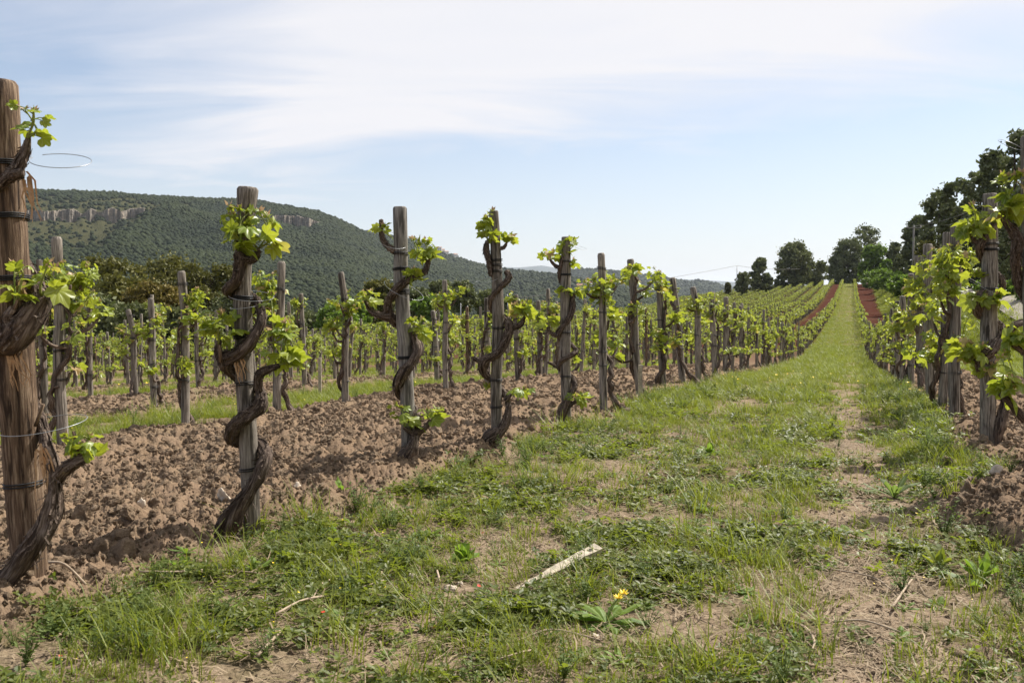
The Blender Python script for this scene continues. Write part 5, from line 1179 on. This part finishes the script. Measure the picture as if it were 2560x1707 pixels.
# plank
a = gpt(1290, 1478); b = gpt(1490, 1402); d = b - a; Lp = np.linalg.norm(d[:2]); mb = MB(); n = 9; V = []
for i in range(n):
    t = i / (n - 1); hh = .016 + .020 * t + (.004 * math.sin(i * 2.3)); ww = .03 + .012 * t + .003 * math.sin(i * 1.7)
    x = -Lp / 2 + Lp * t; V += [(x, -ww / 2, 0), (x, ww / 2, 0), (x, ww / 2 - .002, hh), (x, -ww / 2 + .002, hh)]
mb.add(V, None, [(4 * i + j, 4 * i + (j + 1) % 4, 4 * i + 4 + (j + 1) % 4, 4 * i + 4 + j) for i in range(n - 1) for j in range(4)] + [(3, 2, 1, 0), (4 * n - 4, 4 * n - 3, 4 * n - 2, 4 * n - 1)])
o = obj('wooden_plank', mb.mesh('wooden_plank', MPLANK)); o.location = (a + b) / 2 + (0, 0, .008); o.rotation_euler = (.35, -.05, math.atan2(d[1], d[0])); o['label'] = 'bleached broken piece of wood lying in the grass'; o['category'] = 'plank'
# stones
for i, (x, y, s_, lb) in enumerate([(1125, 1480, .026, 'angular pale stone on bare ground left of the plank'), (1035, 1458, .022, 'small pale stone left of the angular one'), (1150, 1465, .013, 'pebble touching the angular pale stone'), (1495, 1598, .018, 'pale pebble below the yellow flowered plant'), (353, 1322, .030, 'square pink tinged pale stone on the ploughed soil'), (1098, 1090, .035, 'flat white stone on the soil behind the third vine'), (2425, 1235, .035, 'pale elongated stone on the right soil heap'), (2490, 1235, .05, 'large tan stone on the right soil'), (2440, 1665, .085, 'big rounded brown rock in the bottom right shade'), (745, 1240, .04, 'pale buff stone right of the second post'), (300, 1420, .075, 'big rounded clod of earth right of the leftmost post'), (250, 1410, .05, 'brown clod beside the big rounded one'), (560, 1300, .045, 'pale stone left of the second vine foot'), (2370, 1180, .07, 'large earth lump on top of the right soil heap'), (2420, 1320, .06, 'earth lump at the edge of the right soil')]):
    p = gpt(x, y); mb = clodmesh(200 + i, 3); V = mb.V[0] * np.array([1.25, .9, .85]); m2 = MB(); m2.add(V, mb.T[0]); earth = 'clod' in lb or 'lump' in lb
    o = obj('earth_clod' if earth else 'stone', m2.mesh('stone', MC if (earth or 'brown' in lb) else MSTONE, True)); o.location = p + (0, 0, s_ * (.3 if s_ < .08 else -.25)); o.scale = (s_,) * 3; o.rotation_euler = (i, i * 2, i * 3); o['label'] = lb; o['category'] = 'clod' if earth else 'stone'; o['group'] = 'stones and clods lying on the ground'
# twigs and prunings
for i, (pts, r_, lb) in enumerate([
    ([(690, 1560), (760, 1530), (850, 1500), (960, 1475)], .0045, 'long dry cane lying across the grass at lower left of centre'),
    ([(780, 1520), (800, 1490), (825, 1465)], .003, 'short dry twig branching up from the long cane'),
    ([(350, 1458), (440, 1460), (530, 1440), (640, 1452)], .004, 'thin dry cane lying on the ploughed soil before the second post'),
    ([(120, 1480), (165, 1500), (215, 1512)], .005, 'pale stripped twig beside the leftmost post foot'),
    ([(930, 1495), (955, 1452)], .006, 'short white splinter standing in the bare patch'),
    ([(1090, 1430), (1100, 1480)], .004, 'short brown twig by the angular stone'),
    ([(1960, 1575), (2010, 1600), (2035, 1625), (2028, 1660)], .0045, 'crooked dark twig on the bare track at the bottom'),
    ([(2080, 1440), (2180, 1470), (2230, 1500)], .003, 'thin grey stem leaning over the bare track'),
    ([(2085, 1585), (2160, 1600), (2250, 1620)], .0035, 'grey green stem lying on the bare ground at bottom right'),
    ([(2230, 1555), (2260, 1510), (2280, 1470)], .004, 'short tan stick on the bare ground at right'),
    ([(1290, 1620), (1380, 1600), (1500, 1615)], .003, 'thin dry cane at the bottom centre'),
    ([(1180, 1690), (1290, 1660), (1330, 1640)], .0035, 'pale dry cane at the bottom edge'),
    ([(645, 1670), (700, 1620)], .005, 'pale dry twig at the bottom left of centre')]):
    q = [gpt(x, y) + (0, 0, .02 + .012 * (k % 2)) for k, (x, y) in enumerate(pts)]; o_ = q[0].copy(); mb = MB(); tube(mb, [v - o_ for v in q], [r_ * (1 - .12 * k) for k in range(len(q))], 6, .2, i, sub=5, capr=.3)
    o = obj('dry_twig', mb.mesh('dry_twig', MTWIG, True)); o.location = o_; o['label'] = lb; o['category'] = 'twig'; o['group'] = 'dry twigs and prunings on the ground'

# ------------------------------------------------------------------ haze
mb = MB(); box(mb, (0, 7750, 150), (33000, 33400, 560))
me = mb.mesh('haze', None); hz = M('haze'); hz.t.nodes.remove(hz.p); vol = hz.n('ShaderNodeVolumePrincipled'); vol.inputs['Density'].default_value = 0.5e-4; vol.inputs['Color'].default_value = (.80, .88, 1.0, 1); vol.inputs['Anisotropy'].default_value = .2
hz.l(vol.outputs[0], hz.out.inputs['Volume']); me.materials.append(hz.m); obj('haze', me, kind='stuff')
print('objects', len(bpy.data.objects), 'tris', sum(len(o.data.polygons) for o in COL.objects if o.type == 'MESH'))
